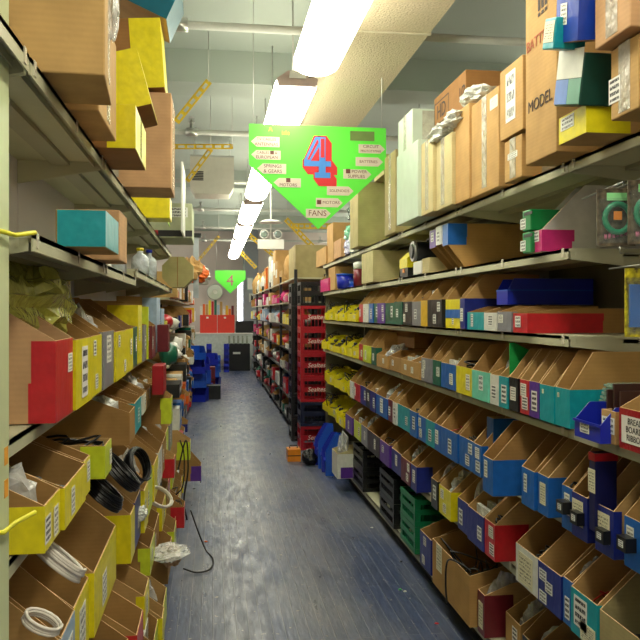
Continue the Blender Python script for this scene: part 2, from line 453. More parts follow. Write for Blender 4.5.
# fluorescent fixtures
LAMP = mat('lit_diffuser', '#fffbe4', .4, emit=14, var=0)
LX = .53; LZ = 3.0
def fixture_meshes(Lh):
    w = .135; st = [(-Lh/2, .55), (-Lh/2+.03, .86), (-Lh/2+.08, 1), (Lh/2-.08, 1), (Lh/2-.03, .86), (Lh/2, .55)]
    b = MB(); n = 15
    for (yy, k) in st:
        for i in range(13):
            a = PI + PI * i / 12; b.v.append((w*math.cos(a)*(.7+.3*k), yy, .06 + .08*math.sin(a)*k))
        b.v += [(w*(.7+.3*k), yy, .075), (-w*(.7+.3*k), yy, .075)]
    for r in range(len(st)-1):
        for i in range(n):
            j = (i+1) % n; b.face([r*n+i, (r+1)*n+i, (r+1)*n+j, r*n+j], 0, False)
    b.face(list(range(n)), 0); b.face(list(reversed(range((len(st)-1)*n, len(st)*n))), 0)
    return b.mesh('diffuser', LAMP)
dm = fixture_meshes(2.34)
hm = MB().prism_xz([(-.055, .076), (.055, .076), (.05, .12), (-.05, .12)], -1.2, 1.2).mesh('housing', WHITEP)
CAPM = mat('pinkish_cap_paint', '#b9a49c', .5)
cm = [MB().prism_xz([(-.12, .03), (.12, .03), (.13, .075), (.06, .125), (-.06, .125), (-.13, .075)], a_, a_+.02).mesh('end_cap', CAPM) for a_ in (-1.192, 1.172)]
chm = [MB().tube([(0, a_, .12), (0, a_, 1.0)], .006, 5).mesh('chain', CHROME) for a_ in (-.9, .9)]
FIX = [('diffuser', dm), ('housing', hm), ('end_cap', cm[0]), ('end_cap', cm[1]), ('chain', chm[0]), ('chain', chm[1])]
names = ['behind the camera', 'directly overhead', 'nearest in view', 'just before the green sign', 'third along', 'fourth along', 'fifth along', 'sixth along', 'seventh along', 'last at far end']
ys = [-1.9, .72, 3.36, 6.02, 8.65, 11.3, 13.9, 16.55, 19.2]
for i, yy in enumerate(ys):
    t = thing('fluorescent_light', f'long lit fluorescent fixture over the aisle, {names[i]}', 'ceiling light', (.60 if i == 2 else LX, yy, LZ), 0, 'fluorescent fixtures over the aisle')
    for nm, me in FIX: link(nm, me, t)
    if i > 3: t.scale = (1, .86, 1)
    MB().tube([(0, 1.195, .08), (0, 1.43 if i < 3 else 1.6, .08)], .012, 7).build('conduit', CHROME, t)
# unseen fixtures over the neighbour aisles, added to light ceiling and far wall
for i, (xx, yy) in enumerate([(-2.4, y) for y in (1, 4.5, 8, 11.5, 15, 18.5, 21.4)] + [(3.4, y) for y in (1, 4.5, 8, 11.5, 15, 18.5, 21.4)]):
    t = thing('fluorescent_light', f"unseen fluorescent fixture added as fill over the {'left' if xx < 0 else 'right'} neighbouring aisle, {ORD[i % 7 + 1]} along", 'ceiling light', (xx, yy, LZ), 0, 'unseen fill fixtures added over neighbouring aisles')
    for nm, me in FIX: link(nm, me, t)

# ------------------------------------------------------------------ hanging signs
def sign(Y, px0, px1, pyt, pyk, pyb, label, full=True):
    x0, x1 = x_at(px0, Y), x_at(px1, Y); xc = (x0+x1)/2; W = x1-x0
    zt, zk, zb = z_at(pyt, xc, Y), z_at(pyk, xc, Y), z_at(pyb, xc, Y)
    t = thing('hanging_sign', label, 'sign', (xc, Y, zb))
    T, K = zt-zb, zk-zb
    MB().prism_xz([(-W/2, K), (0, 0), (W/2, K), (W/2, T), (-W/2, T)], 0, .012).build('sign_board', SIGNG, t)
    MB().tube([(-W/2+.03, .006, T), (-W/2+.03, .006, CZ-zb)], .003, 5).build('hanging_wire', CHROME, t)
    MB().tube([(W/2-.03, .006, T), (W/2-.03, .006, CZ-zb)], .003, 5).build('hanging_wire', CHROME, t)
    s = W / 137.
    def P(px, py): return ((px-(px0+px1)/2)*(W/(px1-px0)), (T - (py-pyt)*(T/(pyb-pyt))))
    return t, W, T, P
t, W, T, P = sign(5.45, 249, 386, 126, 166, 229, 'lime green arrow-shaped hanging sign with a big red and blue 4')
def four(t, ox, oz, u, y0, y1, m, nm, grow=0, topred=False):
    g = grow
    b = MB()
    def R(a, c, e, f): b.prism_xz([(ox+(a-g)*u, oz+(e-g)*u), (ox+(c+g)*u, oz+(e-g)*u), (ox+(c+g)*u, oz+(f+g)*u), (ox+(a-g)*u, oz+(f+g)*u)], y0, y1)
    if topred:
        b.prism_xz([(ox+.62*u, oz+.75*u), (ox+.76*u, oz+.75*u), (ox+.76*u, oz+1.44*u), (ox+.62*u, oz+1.44*u)], y0, y1)
        b.prism_xz([(ox+.12*u, oz+.66*u), (ox+.2*u, oz+.66*u), (ox+.54*u, oz+1.3*u), (ox+.5*u, oz+1.42*u)], y0, y1)
    else:
        R(.55, .8, .2+2*g, .42-2*g) if g < .02 else R(.55, .8, .2, .42)
        R(.57, .8, .62, 1.5); R(0, 1, .42, .62); R(.4, .98, 0, .2)
        b.prism_xz([(ox+(0-g)*u, oz+(.62-g)*u), (ox+.25*u, oz+(.62 if g < .02 else .6)*u), (ox+(.57)*u, oz+1.15*u), (ox+(.57+g)*u, oz+(1.5+g)*u), (ox+(.42-g)*u, oz+(1.5+g)*u)], y0, y1)
    b.build(nm, m, t)
px, pz = P(303, 178); u = W*27/137.
for q in range(7):
    four(t, px+.006*q, pz-.008*q, u, -.0042+.0004*q, -.001, SIGNR, 'numeral_shadow', .05)
four(t, px, pz, u, -.006, -.0045, SIGNB, 'numeral')
four(t, px, pz, u, -.0075, -.0062, SIGNR, 'numeral_highlight', topred=True)
def arrow(t, P, x0, x1, y0, y1, left, lines):
    a = P(x0, y1); b = P(x1, y0); pt = .35*(b[1]-a[1])
    e = MB()
    if left: e.prism_xz([(a[0]+pt, a[1]), (b[0], a[1]), (b[0], b[1]), (a[0]+pt, b[1]), (a[0]-pt*.6, (a[1]+b[1])/2)], -.003, -.0008)
    else: e.prism_xz([(a[0], a[1]), (b[0]-pt, a[1]), (b[0]+pt*.6, (a[1]+b[1])/2), (b[0]-pt, b[1]), (a[0], b[1])], -.003, -.0008)
    o = e.build('sign_tag', TAGP, t)
    n = len(lines); hh = (b[1]-a[1])
    for i, s in enumerate(lines):
        sz = min(hh / n * .95, (b[0]-a[0]) / max(4, len(s)) * 1.35)
        text_mesh('lettering', s, sz, mat('sign_brown_ink', '#6b3a34', .6), o, ((a[0]+b[0])/2, -.0034, b[1] - hh*(i+.5)/n), ext=.0004)
arrow(t, P, 253, 279, 138.5, 148.5, True, ['TV CABLES', 'ANTENNAS'])
arrow(t, P, 253, 280, 152, 161, True, ['CABLES \u2588 &', 'EUROPEAN'])
arrow(t, P, 259, 285.5, 165, 175, True, ['SPRINGS', '& GEARS'])
arrow(t, P, 275, 300, 179, 188, True, ['\u2588', 'MOTORS'])
arrow(t, P, 358, 383, 143, 152, False, ['CIRCUIT', 'PROTOTYPING'])
arrow(t, P, 355, 381, 156, 165, False, ['BATTERIES'])
arrow(t, P, 342.5, 369, 168.5, 178, False, ['\u2588 POWER', 'SUPPLIES'])
arrow(t, P, 326, 351, 186, 195, False, ['SOLENOIDS'])
arrow(t, P, 315, 340, 198, 207, False, ['\u2588 MOTORS'])
arrow(t, P, 305, 328, 209, 218, False, ['FANS'])
a, b = P(349.5, 139.5), P(374, 130)
MB().prism_xz([(a[0], a[1]), (b[0], a[1]), (b[0], b[1]), (a[0], b[1])], -.003, -.0008).build('blanked_patch', mat('olive_patch', '#6f8a48', .6), t)
for s, q in (('A', (270, 131)), ('isle', (285, 134))):
    c = P(*q); text_mesh('lettering', s, .045, mat('sign_orange_ink', '#e8a050', .6), t, (c[0], -.0015, c[1]), ext=.0004)
t, W, T, P = sign(19.2, 215, 245.5, 270.5, 279, 293.5, 'small green arrow-shaped sign with a pink number far down the aisle')
text_mesh('numeral', '4', .38, mat('sign_pink_paint', '#b06a78', .6), t, (0, -.004, T*.55), ext=.001)

# yellow slotted struts
def strut(p, q, w, label):
    p = Vector(p); q = Vector(q); L_ = (q-p).length; dx = q.x-p.x; dz = q.z-p.z
    t = thing('slotted_strut', label, 'strut', p, rot=(0, -math.atan2(dz, dx), 0))
    b = MB(); b.box(0, L_, 0, .004, -w/2, -w*.22).box(0, L_, 0, .004, w*.22, w/2).box(0, L_, 0, w*.8, w/2-.004, w/2)
    n = max(3, int(L_ / .09))
    for i in range(n + 1):
        x = (L_ - .03) * i / n; b.box(x, x+.03, 0, .004, -w*.22, w*.22)
    b.build('angle_profile', YSTRUT, t)
    hz = 0 if dx*1 >= 0 else 0
    r_ = MB().tube([(0, .002, 0), (0, .002, CZ - p.z)], .004, 5).build('hanger_rod', CHROME, t, (L_-.01, 0, 0), (0, math.atan2(dz, dx), 0))
    r_.scale = (1, 1, max(.05, (CZ - q.z) / (CZ - p.z)))
def SP(px, py, Y):
    x = x_at(px, Y); return (x, Y, z_at(py, x, Y))
strut(SP(176, 122, 6.6), SP(209, 81, 6.6), .06, 'yellow slotted strut slanting up to the ceiling beam above the left shelves')
strut(SP(166, 146.5, 8.2), SP(233, 146.5, 8.2), .055, 'yellow slotted strut running level above the left shelves')
strut(SP(187, 181, 8.24), SP(211, 149, 8.24), .055, 'yellow slotted brace slanting below the level left strut')
strut(SP(197, 262, 14), SP(219, 236, 14), .05, 'yellow slotted brace far down on the left')
strut(SP(292, 226, 12), SP(345, 226, 12), .09, 'yellow slotted strut running level behind the green sign')
strut(SP(318, 252, 12.1), SP(286, 219, 12.1), .08, 'yellow slotted brace slanting below the green sign')
strut(SP(282, 262, 15), SP(247, 233, 15), .08, 'yellow slotted brace beside the emergency light, farther away')
strut(SP(256, 268, 19), SP(241, 252, 19), .09, 'yellow slotted brace farthest away at right of lights')

# hanging heater / vent housing, emergency light
x0 = x_at(190, 10.5); x1 = x_at(234, 10.5)
t = thing('air_unit', 'cream boxy air conditioning unit hung under the ceiling on the left', 'air conditioner', ((x0+x1)/2, 10.5, z_at(194, 0, 10.5)))
hh = z_at(157, 0, 10.5) - z_at(194, 0, 10.5); w = (x1-x0)/2
CREAMM = mat('cream_sheet_metal', '#c9c6b8', .6, var=.04)
MB().prism_xz([(-w, .1), (-w+.06, 0), (w-.06, 0), (w, .1), (w, hh), (-w, hh)], 0, .48).build('casing', CREAMM, t)
b = MB()
for i in range(6): b.box(-w+.03, -w+.18, -.012, 0, .18+i*.022, .192+i*.022)
b.build('louvre', BLACKP, t)
MB().box(-w, w, -.01, .01, hh, hh+.02).tube([(-w+.05, .2, hh), (-w+.05, .2, CZ - t.location.z)], .006, 5).tube([(w-.05, .2, hh), (w-.05, .2, CZ - t.location.z)], .006, 5).build('hanger', CHROME, t)
Y = 9.6; x0 = x_at(258, Y); x1 = x_at(284, Y)
t = thing('emergency_light', 'white emergency light box with two round heads hanging in the aisle', 'emergency light', ((x0+x1)/2, Y, z_at(249, .8, Y)))
w = (x1-x0)/2
MB().box(-w, w, 0, .09, 0, .12).build('battery_box', WHITEP, t)
for sg in (-1, 1):
    hd = MB().lathe([(.02, .06), (.05, .04), (.058, 0), (.058, -.02), (.05, -.022)], 16, (sg*.085, .03, .185), axis='y').build('lamp_head', WHITEP, t)
    MB().lathe([(.046, -.022), (.03, -.026)], 16, (sg*.085, .03, .185), axis='y').build('lens', mat('lamp_lens_glass', '#9aa6a8', .1, metal=.5), hd)
MB().tube([(0, .045, .12), (0, .045, CZ-t.location.z)], .01, 7).build('stem', WHITEP, t)
MB().lathe([(.16, .36), (.1, .39), (.0, .4)], 18, (0, .045, -.03)).build('canopy_plate', WHITEP, t)

# ------------------------------------------------------------------ shelving
PEG = mat('pegboard_olive', '#77745c', .6, var=.08)
GREYB = mat('shelf_back_lilac_grey', '#d6d1d8', .7, var=.03, scale=2)
def shelf(parent, x0, x1, y0, y1, z, front, tabs=True, m=STEEL):
    """front = +1 shelf fronts face +X, -1 they face -X; x0<x1"""
    xf = x1 if front > 0 else x0; g = front
    s = MB(); s.box(x0, x1, y0+.002, y1-.002, z-.012, z)
    lo, hi = sorted((xf, xf - g*.004)); s.box(lo, hi, y0+.002, y1-.002, z-.038, z-.0)
    lo, hi = sorted((xf - g*.03, xf - g*.034)); s.box(lo, hi, y0+.002, y1-.002, z-.03, z-.012)
    n = 2
    for i in range(1, n): 
        xx = x0 + (x1-x0)*i/n; s.box(xx-.03, xx+.03, y0+.004, y1-.004, z-.027, z-.012, 1)
    o = s.build('shelf', [m, STEELD], parent)
    xb = x0 if front > 0 else x1
    for yy in (y0+.004, y1-.008):
        poly = [(xf - g*.01, z-.038), (xf - g*.01, z-.012), (xb, z-.012), (xb, z-.09)]
        MB().prism_xz(poly, yy, yy+.004).build('bracket', m, o)
    if tabs:
        lo, hi = sorted((xf, xf + g*.002))
        for yy in (y0+.03, (y0+y1)/2, y1-.05): MB().box(lo, hi, yy, yy+.02, z-.03, z+.003).build('label_clip', mat('worn_clip_metal', '#cfc8b2', .35), o)
    return o
RL = [.12, .515, .84, 1.195, 1.515, 1.825, 2.13]
RF, RB = 1.24, 1.72
E0 = 2.56
bays = [(E0-1.22, E0)] + [(E0+1.22*i, E0+1.22*(i+1)) for i in range(5)]
for i, (a, b) in enumerate(bays):
    t = thing('shelving_unit', f"cream steel shelving unit on the right, {['nearest the camera, with peg hooks'] [0] if i == 0 else ORD[i+1] + ' from the camera'}", 'shelving', ((RF+RB)/2, a, 0), 0, 'right-hand shelving units')
    c = bpy.data.objects.new('x', None)
    base = (RF+RB)/2
    def off(mb):   # move world-built mesh to the unit's origin
        mb.v = [(v[0]-base, v[1]-a, v[2]) for v in mb.v]; return mb
    off(MB().box(RB, RB+.012, a+.01, b-.01, .05, 2.35)).build('back_panel', PEG, t)
    off(MB().box(RB-.03, RB+.04, a-.012, a+.012, 0, 2.35)).build('upright', STEEL, t)
    off(MB().box(RF+.05, RF+.06, a+.005, b-.005, 0, .07)).build('plinth', mat('dark_plinth', '#2b2a28', .7), t)
    if i == 5: off(MB().box(RF+.03, RB, b-.006, b, .05, 2.12)).build('end_panel', PEG, t)
    for li, z in enumerate(RL):
        if i == 0 and li in (4, 5): continue
        o = shelf(t, {1: 1.275, 2: 1.305}.get(li, RF), RB, a, b, z, -1)
        for q in [o] + list(o.children):
            me = q.data
            for v in me.vertices: v.co.x -= base; v.co.y -= a
LLV = [(.10, -.27), (.36, -.33), (.62, -.42), (1.055, -.44), (1.32, -.44), (1.765, -.37), (2.13, -.375)]
LB = -.85
lb = [1.66, 2.74, 3.82, 4.93, 6.04, 7.15, .58]
for i in (5, 0, 1, 2, 3, 4):
    a, b = (lb[i], lb[i+1]) if i < 5 else (.58, 1.652)
    t = thing('shelving_unit', f"cream steel shelving unit on the left, {'mostly hidden by the pale green post' if i == 5 else 'nearest, behind the pale green post' if i == 0 else ORD[i+1] + ' from the camera'}", 'shelving', (-.6, a, 0), 0, 'left-hand shelving units')
    def off(mb): mb.v = [(v[0]+.6, v[1]-a, v[2]) for v in mb.v]; return mb
    off(MB().box(LB-.012, LB, a+.01, b-.01, .05, 2.2)).build('back_panel', GREYB, t)
    off(MB().box(LB-.04, LB+.03, a-.012, a+.012, 0, 2.2)).build('upright', STEEL, t)
    off(MB().box(-.672, -.66, a+.004, b-.004, 1.66, 2.2)).build('upper_back_panel', GREYB, t)
    for li, (z, xf) in enumerate(LLV):
        if i == 5 and li < 6: continue
        zz = z + (.045 if li == 5 and i >= 2 else 0)
        o = shelf(t, LB if li < 5 else -.66, xf, a, b, zz, 1)
        for q in [o] + list(o.children):
            for v in q.data.vertices: v.co.x += .6; v.co.y -= a
t = thing('upright_post', 'pale green square steel post at the left edge of the picture', 'post', (-.44, 1.59, 0))
MB().box(-.03, .03, -.04, .04, 0, CZ).build('post_body', POSTM, t)
for zz in (1.315, 1.25): MB().box(.03, .0312, .005, .03, zz-.02, zz+.015).build('orange_sticker', mat('orange_sticker', '#e8a02c', .5), t)
for zz, nm in ((1.76, 'upper'), (1.18, 'lower')):
    b = MB().tube([(-.06, -.06, zz+.02), (.0, -.055, zz-.0), (.04, -.04, zz-.005), (.045, .03, zz-.005), (.075, .07, zz+.005)], .005, 7)
    o = b.build('cable_tie', mat('yellow_cord', '#e2dc3a', .5)); o.location = t.location
    tag(o, f'yellow cord looped around the pale green post, {nm} one', 'cord')

# ------------------------------------------------------------------ rows of bins
def row(side, level, name, z, X, items, hf, hb, run, D=.38, contents=True):
    """items: (px_left, px_right, colour, opts)"""
    new = []
    for it in items:
        it = list(it) + ([{}] if len(it) < 4 else []); o = it[3]; Xf = o.get('X', X)
        ya, yb = sorted((y_at(it[0], Xf), y_at(it[1], Xf)))
        k = 1 if side == 'R' or o.get('ll') or yb - ya < .34 else int((yb-ya)/.22)
        for q in range(k):
            lo = ya + (yb-ya)*q/k; cc = it[2] if q == 0 else random.choice(['yellow', 'tan', 'lime', 'white', 'tan', 'red', 'grey', 'navy'])
            new.append([lo, lo+(yb-ya)/k, cc, dict(o)])
    new.sort(key=lambda e: e[0])                 # nearest first
    for i in range(1, len(new)):
        if new[i][0] < new[i-1][1]:
            if new[i][1] - new[i-1][1] > .05: new[i][0] = new[i-1][1]
            else: new[i-1][1] = max(new[i][0], new[i-1][0]+.05); new[i][0] = new[i-1][1]; new[i][1] = max(new[i][1], new[i][0]+.05)
    if side == 'R': new.reverse()
    items = [(0, 0, e[2], e[3], e[0], e[1]) for e in new]
    n = len(items)
    for i, it in enumerate(items):
        pl, pr, colr, o, ya, yb = it
        Xf = o.get('X', X)
        w = yb - ya - .006; yc = (ya+yb)/2
        Hf = o.get('hf', hf) * random.uniform(.97, 1.03); Hb = max(o.get('hb', hb) * random.uniform(.96, 1.02), Hf)
        pos = (n - i) if side == 'R' else (i + 1)
        cn = lambda k: COLN.get(items[k][2], items[k][2])
        up = {'R': 'right', 'L': 'left'}[side]
        nb = []
        if i > 0: nb.append(cn(i-1))
        if i < n-1: nb.append(cn(i+1))
        cname = COLN.get(colr, colr)
        if colr == 'tan': base = 'plain brown cardboard bin'
        else: base = f'{cname}-taped cardboard bin'
        lab = f"{base} on {up} {name} shelf, by {' and '.join(nb)}, {ORD[pos]} from camera".replace('lime yellow', 'lime').replace('golden yellow', 'gold').replace('dark green', 'green').replace('plain brown', 'brown')
        if o.get('label'): lab = o['label']
        rz = -PI/2 if side == 'R' else PI/2
        Xj = Xf + random.uniform(-.008, .008)
        Dd = min(o.get('D', D), abs((RB if side == 'R' else LB) - Xj) - .02)
        root = thing('cardboard_bin' if not o.get('plastic') else 'plastic_bin', lab, 'bin', (Xj, yc, o.get('z', z) + .0015), rz, f'bins on the {up} {name} shelf')
        bin_parts(root, w, Dd, Hf, Hb, o.get('run', run), None if colr == 'tan' or o.get('plastic') else colr, o.get('wrap', .04), o.get('board'), o.get('lab', 1), o.get('flip', False),
                  'R' if side == 'R' else 'L', o.get('plastic'), o.get('sw'), o.get('ll'), o.get('stripe'))
        if o.get('rot'): root.rotation_euler = (o['rot'][0], o['rot'][1], rz)
        bpy.context.view_layer.update()
        c = o.get('c', None)
        if c is None and contents and not o.get('flip') and random.random() < .6:
            c = random.choice(['cables', 'bag', 'parts', 'wrapped', 'packs'])
        if c and c != 'none':
            cl = {'cables': 'black cables', 'redcables': 'thin red wires', 'bag': 'clear plastic bag', 'parts': 'loose black parts', 'wrapped': 'bubble-wrapped part', 'packs': 'white packets'}[c]
            content(c, root, f"{cl} in {cname} bin, {up} {name} shelf, {ORD[pos]} bin from camera", w, Dd, Hf, Hb, pos + level*50)
COLN = dict(tan='brown', lime='lime yellow', mint='mint green', deepgreen='bright green', paleblue='pale blue', gold='golden yellow', navy='navy', green='dark green')

RX = 1.215
# B row (fifth shelf) right
row('R', 4, 'fifth', RL[4], RX, [
    (359, 364, 'red'), (364, 369, 'white'), (369, 373, 'blue'), (373, 377.5, 'green'), (377.5, 385, 'purple', dict(lab=2)), (385.5, 394.5, 'green'),
    (394.5, 402.5, 'green'), (402.5, 412, 'black', dict(lab=2)), (412, 421, 'grey'), (421, 428, 'gold', dict(lab=0)), (428.5, 443, 'black', dict(lab=2)),
    (445, 460.5, 'yellow', dict(stripe='blue', ll=[(-.0, .035, .03, .03, 1)], D=.40)),
    (461, 466, 'navy', dict(sw=.36, lab=1)),
    (467, 484, 'teal', dict(hf=.082, hb=.115, run=.1, c='none', ll=[(-.045, .045, .03, .06, 0)])),
    (484.5, 497, 'white', dict(hf=.08, hb=.11, run=.1, c='cables')), (497.5, 511.5, 'grey', dict(hf=.085, hb=.11, run=.1, c='none')),
    (513, 527.5, 'red', dict(hf=.08, hb=.1, run=.14, sw=.31, D=.46, c='none', ll=[(-.02, .045, .055, .045, 1)]))], .148, .27, .1)
# C row right (fourth shelf)
row('R', 3, 'fourth', RL[3], RX, [
    (358.5, 363, 'red'), (363, 371, 'lime'), (371.5, 376, 'green', dict(D=.42)), (377, 388, 'tan', dict(hf=.09, hb=.14)), (388.5, 401, 'tan', dict(hf=.095, hb=.14)),
    (401.5, 411, 'tan', dict(hf=.1, hb=.14)), (411.5, 420.5, 'tan', dict(hf=.1, hb=.14)), (421, 431.5, 'grey', dict(lab=2, c='cables')), (432, 439.5, 'green', dict(c='wrapped')), (440, 455.5, 'blue', dict(c='packs')),
    (456.5, 473, 'yellow', dict(c='cables')), (473.5, 490.5, 'mint', dict(c='none')), (491, 500, 'white', dict(hb=.18)), (500.5, 509.5, 'teal', dict(hb=.24, run=.12)),
    (510, 519, 'black'), (519.5, 529, 'red', dict(lab=2)), (529.5, 539.5, 'purple', dict(c='none')), (540, 554.5, 'teal', dict(c='none', ll=[(-.03, .11, .014, .016, 2)])),
    (555, 570, 'teal', dict(sw=.12, D=.48, c='none', hb=.265, run=.085, ll=[(-.03, .11, .014, .016, 2)]))], .135, .255, .09)
# D row right (third shelf)
row('R', 2, 'third', RL[2], RX, [
    (350, 354, 'white'), (354, 360, 'red'), (360, 366, 'navy'), (366, 371, 'black'), (371, 376.5, 'navy'), (376.5, 388, 'blue', dict(ll=[(0, .08, .09, .1, 0)], c='bag')), (388, 393, 'maroon', dict(c='bag')),
    (393, 397, 'white'), (397, 410.5, 'teal', dict(c='none')), (411, 418, 'blue'), (418, 426, 'blue', dict(lab=2, c='none')), (426, 435, 'teal', dict(c='cables')), (435, 441, 'blue', dict(c='none')), (441.5, 458.5, 'blue', dict(c='redcables', lab=1)),
    (459, 473.5, 'blue', dict(lab=2, c='cables')), (474, 482, 'blue', dict(lab=2)), (483, 493.5, 'blue', dict(X=1.14, sw=.20, wrap=.04, D=.50, hb=.305, run=.135, c='none', ll=[(-.02, .1, .035, .07, 0)])),
    (522, 535, 'blue', dict(c='none', ll=[(-.02, .09, .03, .07, 0)])), (536, 547, 'blue', dict(sw=.12, c='none', ll=[(.0, .08, .05, .08, 2)])),
    (560, 571.5, 'blue', dict(ll=[(0, .09, .04, .075, 0)], c='cables')), (572, 588, 'navy', dict(ll=[(-.01, .085, .075, .085, 2)], c='none')), (596, 615, 'navy', dict(ll=[(-.01, .085, .09, .09, 2)], c='none')), (622, 639, 'blue', dict(ll=[(-.01, .09, .04, .07, 0)], c='none')),
    (641, 662, 'blue', dict(c='none'))], .15, .298, .135)
# E row right (second shelf)
row('R', 1, 'second', RL[1], RX, [
    (346, 353, 'purple', dict(c='wrapped')), (353.5, 360, 'lime', dict(c='packs')), (361, 367, 'grey', dict(c='bag')), (368, 380, 'black', dict(c='none')), (380.5, 390, 'purple', dict(sw=.16, c='cables', ll=[(-.05, .1, .06, .05, 1)])),
    (391, 401.5, 'navy', dict(c='none')), (402, 411.5, 'maroon', dict(lab=2, c='bag')), (412, 418, 'navy', dict(sw=.1, c='none')), (432, 438.5, 'black', dict(c='bag')),
    (439, 451, 'yellow', dict(sw=.07, lab=2, c='bag')), (457, 468.5, 'navy', dict(c='bag')), (469, 485.5, 'navy', dict(c='packs')), (486, 496.5, 'red', dict(sw=.14, lab=2, c='cables', D=.46)),
    (516, 538.5, 'white', dict(ll=[(-.01, .07, .14, .12, 2)], c='cables')), (539, 562.5, 'navy', dict(ll=[(-.05, .11, .06, .04, 1), (.0, .08, .06, .04, 1), (-.05, .03, .06, .04, 1)], c='none')), (563, 572.5, 'blue', dict(ll=[(0, .06, .035, .075, 3)])),
    (573, 600, 'teal', dict(ll=[(-.02, .085, .09, .1, 3), (.03, .035, .1, .06, 2)], c='redcables')), (601, 646, 'tan', dict(c='parts', hf=.15, board=CBG))], .155, .29, .15)

# yellow component bins at far end of right shelves
for li, (z, p0, p1, nn) in enumerate([(RL[4], 322, 358, 6), (RL[3], 322, 357, 6), (RL[2], 322, 349, 5), (RL[1], 322, 345, 4)]):
    for j in range(nn):
        a = p0 + (p1-p0)*j/nn; b = p0 + (p1-p0)*(j+1)/nn - .4
        ya, yb = sorted((y_at(a, 1.21), y_at(b, 1.21)))
        lv = ['fifth', 'fourth', 'third', 'second'][li]
        t = thing('parts_bin', f'yellow plastic parts bin on right {lv} shelf, {ORD[nn-j]} of the yellow group from camera', 'bin', (1.21+random.uniform(-.01, .02), (ya+yb)/2, z+.002), -PI/2, f'yellow parts bins on the right {lv} shelf')
        t.rotation_euler = (0, random.uniform(-.03, .03), -PI/2 + random.uniform(-.12, .12)); bin_parts(t, (yb-ya)*.82, .26, random.uniform(.06, .1), .15, .1, plastic=YELP, labels=1 if j % 2 else 0)
        bpy.context.view_layer.update()
        content('parts' if j % 3 else 'cables', t, f"black component heap in yellow bin, right {lv} shelf, {ORD[nn-j]} yellow from camera", (yb-ya)*.82, .26, .17, .14, 300+li*9+j)

# ------------------------------------------------------------------ closed boxes
def carton(name, label, cat, X0, X1, Y0, Y1, Z0, Z1, m, tapes=('top',), group=None, rot=None, tcol=None, band=None, front='-X', lab=None, flaps=True):
    """closed box, sits at its own base; world-aligned, optional rotation (euler)"""
    cx, cy = (X0+X1)/2, (Y0+Y1)/2; w, dd, h = (X1-X0)/2, (Y1-Y0)/2, Z1-Z0
    t = thing(name, label, cat, (cx, cy, Z0+.001), 0, group, rot=rot or (0, 0, 0))
    b = MB(); bv = min(.004, w*.1, dd*.1, h*.1)
    b.box(-w+bv, w-bv, -dd, dd, 0, h); b.box(-w, w, -dd+bv, dd-bv, bv, h-bv) if False else None
    b = MB(); b.box(-w, w, -dd, dd, 0, h)
    o = b.build('carton', m, t)
    md = o.modifiers.new('edge', 'BEVEL'); md.width = bv; md.segments = 2
    e = .0015
    if flaps:
        k = MB(); k.box(-.0015, .0015, -dd, dd, h-.001, h+.0008).box(-.0012, .0012, -dd-.0008, -dd+.001, 0, h) if False else k.box(-w*.98, w*.98, -.0012, .0012, h-.001, h+.0006)
        k.build('flap_seam', CBD, t)
    if 'clear' in tapes:
        k = MB(); ww = min(.03, dd*.4)
        s_ = -1 if front == '-X' else 1
        lo, hi = sorted((s_*w, s_*(w+e))); k.box(lo, hi, -ww, ww, h*.05, h).box(-w, w, -ww, ww, h, h+e)
        k.box(-w*.6, -w*.1, -dd-e, -dd, h*.1, h*.95)
        k.build('packing_tape', CLEARTAPE, t)
    if tcol:
        s_ = -1 if front == '-X' else 1
        lo, hi = sorted((s_*w, s_*(w+e))); k = MB(); k.box(lo, hi, -dd-e, dd+e, .002, h-.002)
        wr = band if band else .05
        lo, hi = sorted((s_*w, s_*(w - wr))); k.box(lo, hi, -dd-e, -dd, .002, h-.002)
        k.build('tape_wrap', tape(tcol), t)
    if lab:
        s_ = -1 if front == '-X' else 1
        yc, zc, lw, lh, li = lab
        l = MB(); l.box(-lw/2, lw/2, -.0008, 0, -lh/2, lh/2)
        l.build('paper_label', LAB[li], t, (s_*(w+(.002 if tcol else .001)), yc, zc), (0, 0, -PI/2 if s_ < 0 else PI/2))
    return t
def rbox(pl, pr, label, z0, ztop, X=1.2, D=.42, name='cardboard_box', cat='box', m=None, **k):
    ya, yb = sorted((y_at(pl, X), y_at(pr, X)))
    return carton(name, label, cat, X, X+D, ya+.004, yb-.004, z0, z0+ztop, m or random.choice(CB), **k)
Z7 = RL[6]+.002
G7 = 'cartons on the right top shelf'
rbox(316, 326, 'small pale brown carton at the far end of the right top shelf', Z7, .2, X=1.24, m=CBL, group=G7)
rbox(327, 333, 'tall narrow brown carton on right top shelf behind the sign tip', Z7, .42, X=1.26, m=CBL, group=G7)
rbox(333.5, 341, 'small brown carton right of the tall narrow carton, top shelf', Z7, .18, X=1.22, m=CBP, group=G7)
c = rbox(350, 358, 'large olive-brown carton on right top shelf with bags piled in front', Z7, .52, X=1.16, D=.5, m=CBG, group=G7)
rbox(374, 384, 'brown carton with white band sitting on the large olive carton', Z7+.524, .16, X=1.30, D=.3, m=CBG, lab=(0, .08, .2, .08, 1), group=G7)
c = rbox(384.5, 395.5, 'narrow dusty carton wrapped in clear plastic beside the pale green carton', Z7, .55, X=1.2, m=CBG, tapes=('clear',), group=G7)
PALEG = mat('pale_green_carton', '#bccbbb', .45, var=.05)
rbox(396.5, 418, 'tall pale green-white carton on right top shelf', Z7, .43, X=1.13, m=PALEG, D=.4, group=G7)
rbox(398, 412.5, 'pale green-white carton stacked on the tall pale green carton', Z7+.434, .22, X=1.15, D=.3, m=PALEG, tapes=('clear',), group=G7)
rbox(421, 433, 'cream carton wrapped in shiny clear plastic beside the pale carton', Z7, .40, X=1.15, m=CBC, tapes=('clear',), group=G7)
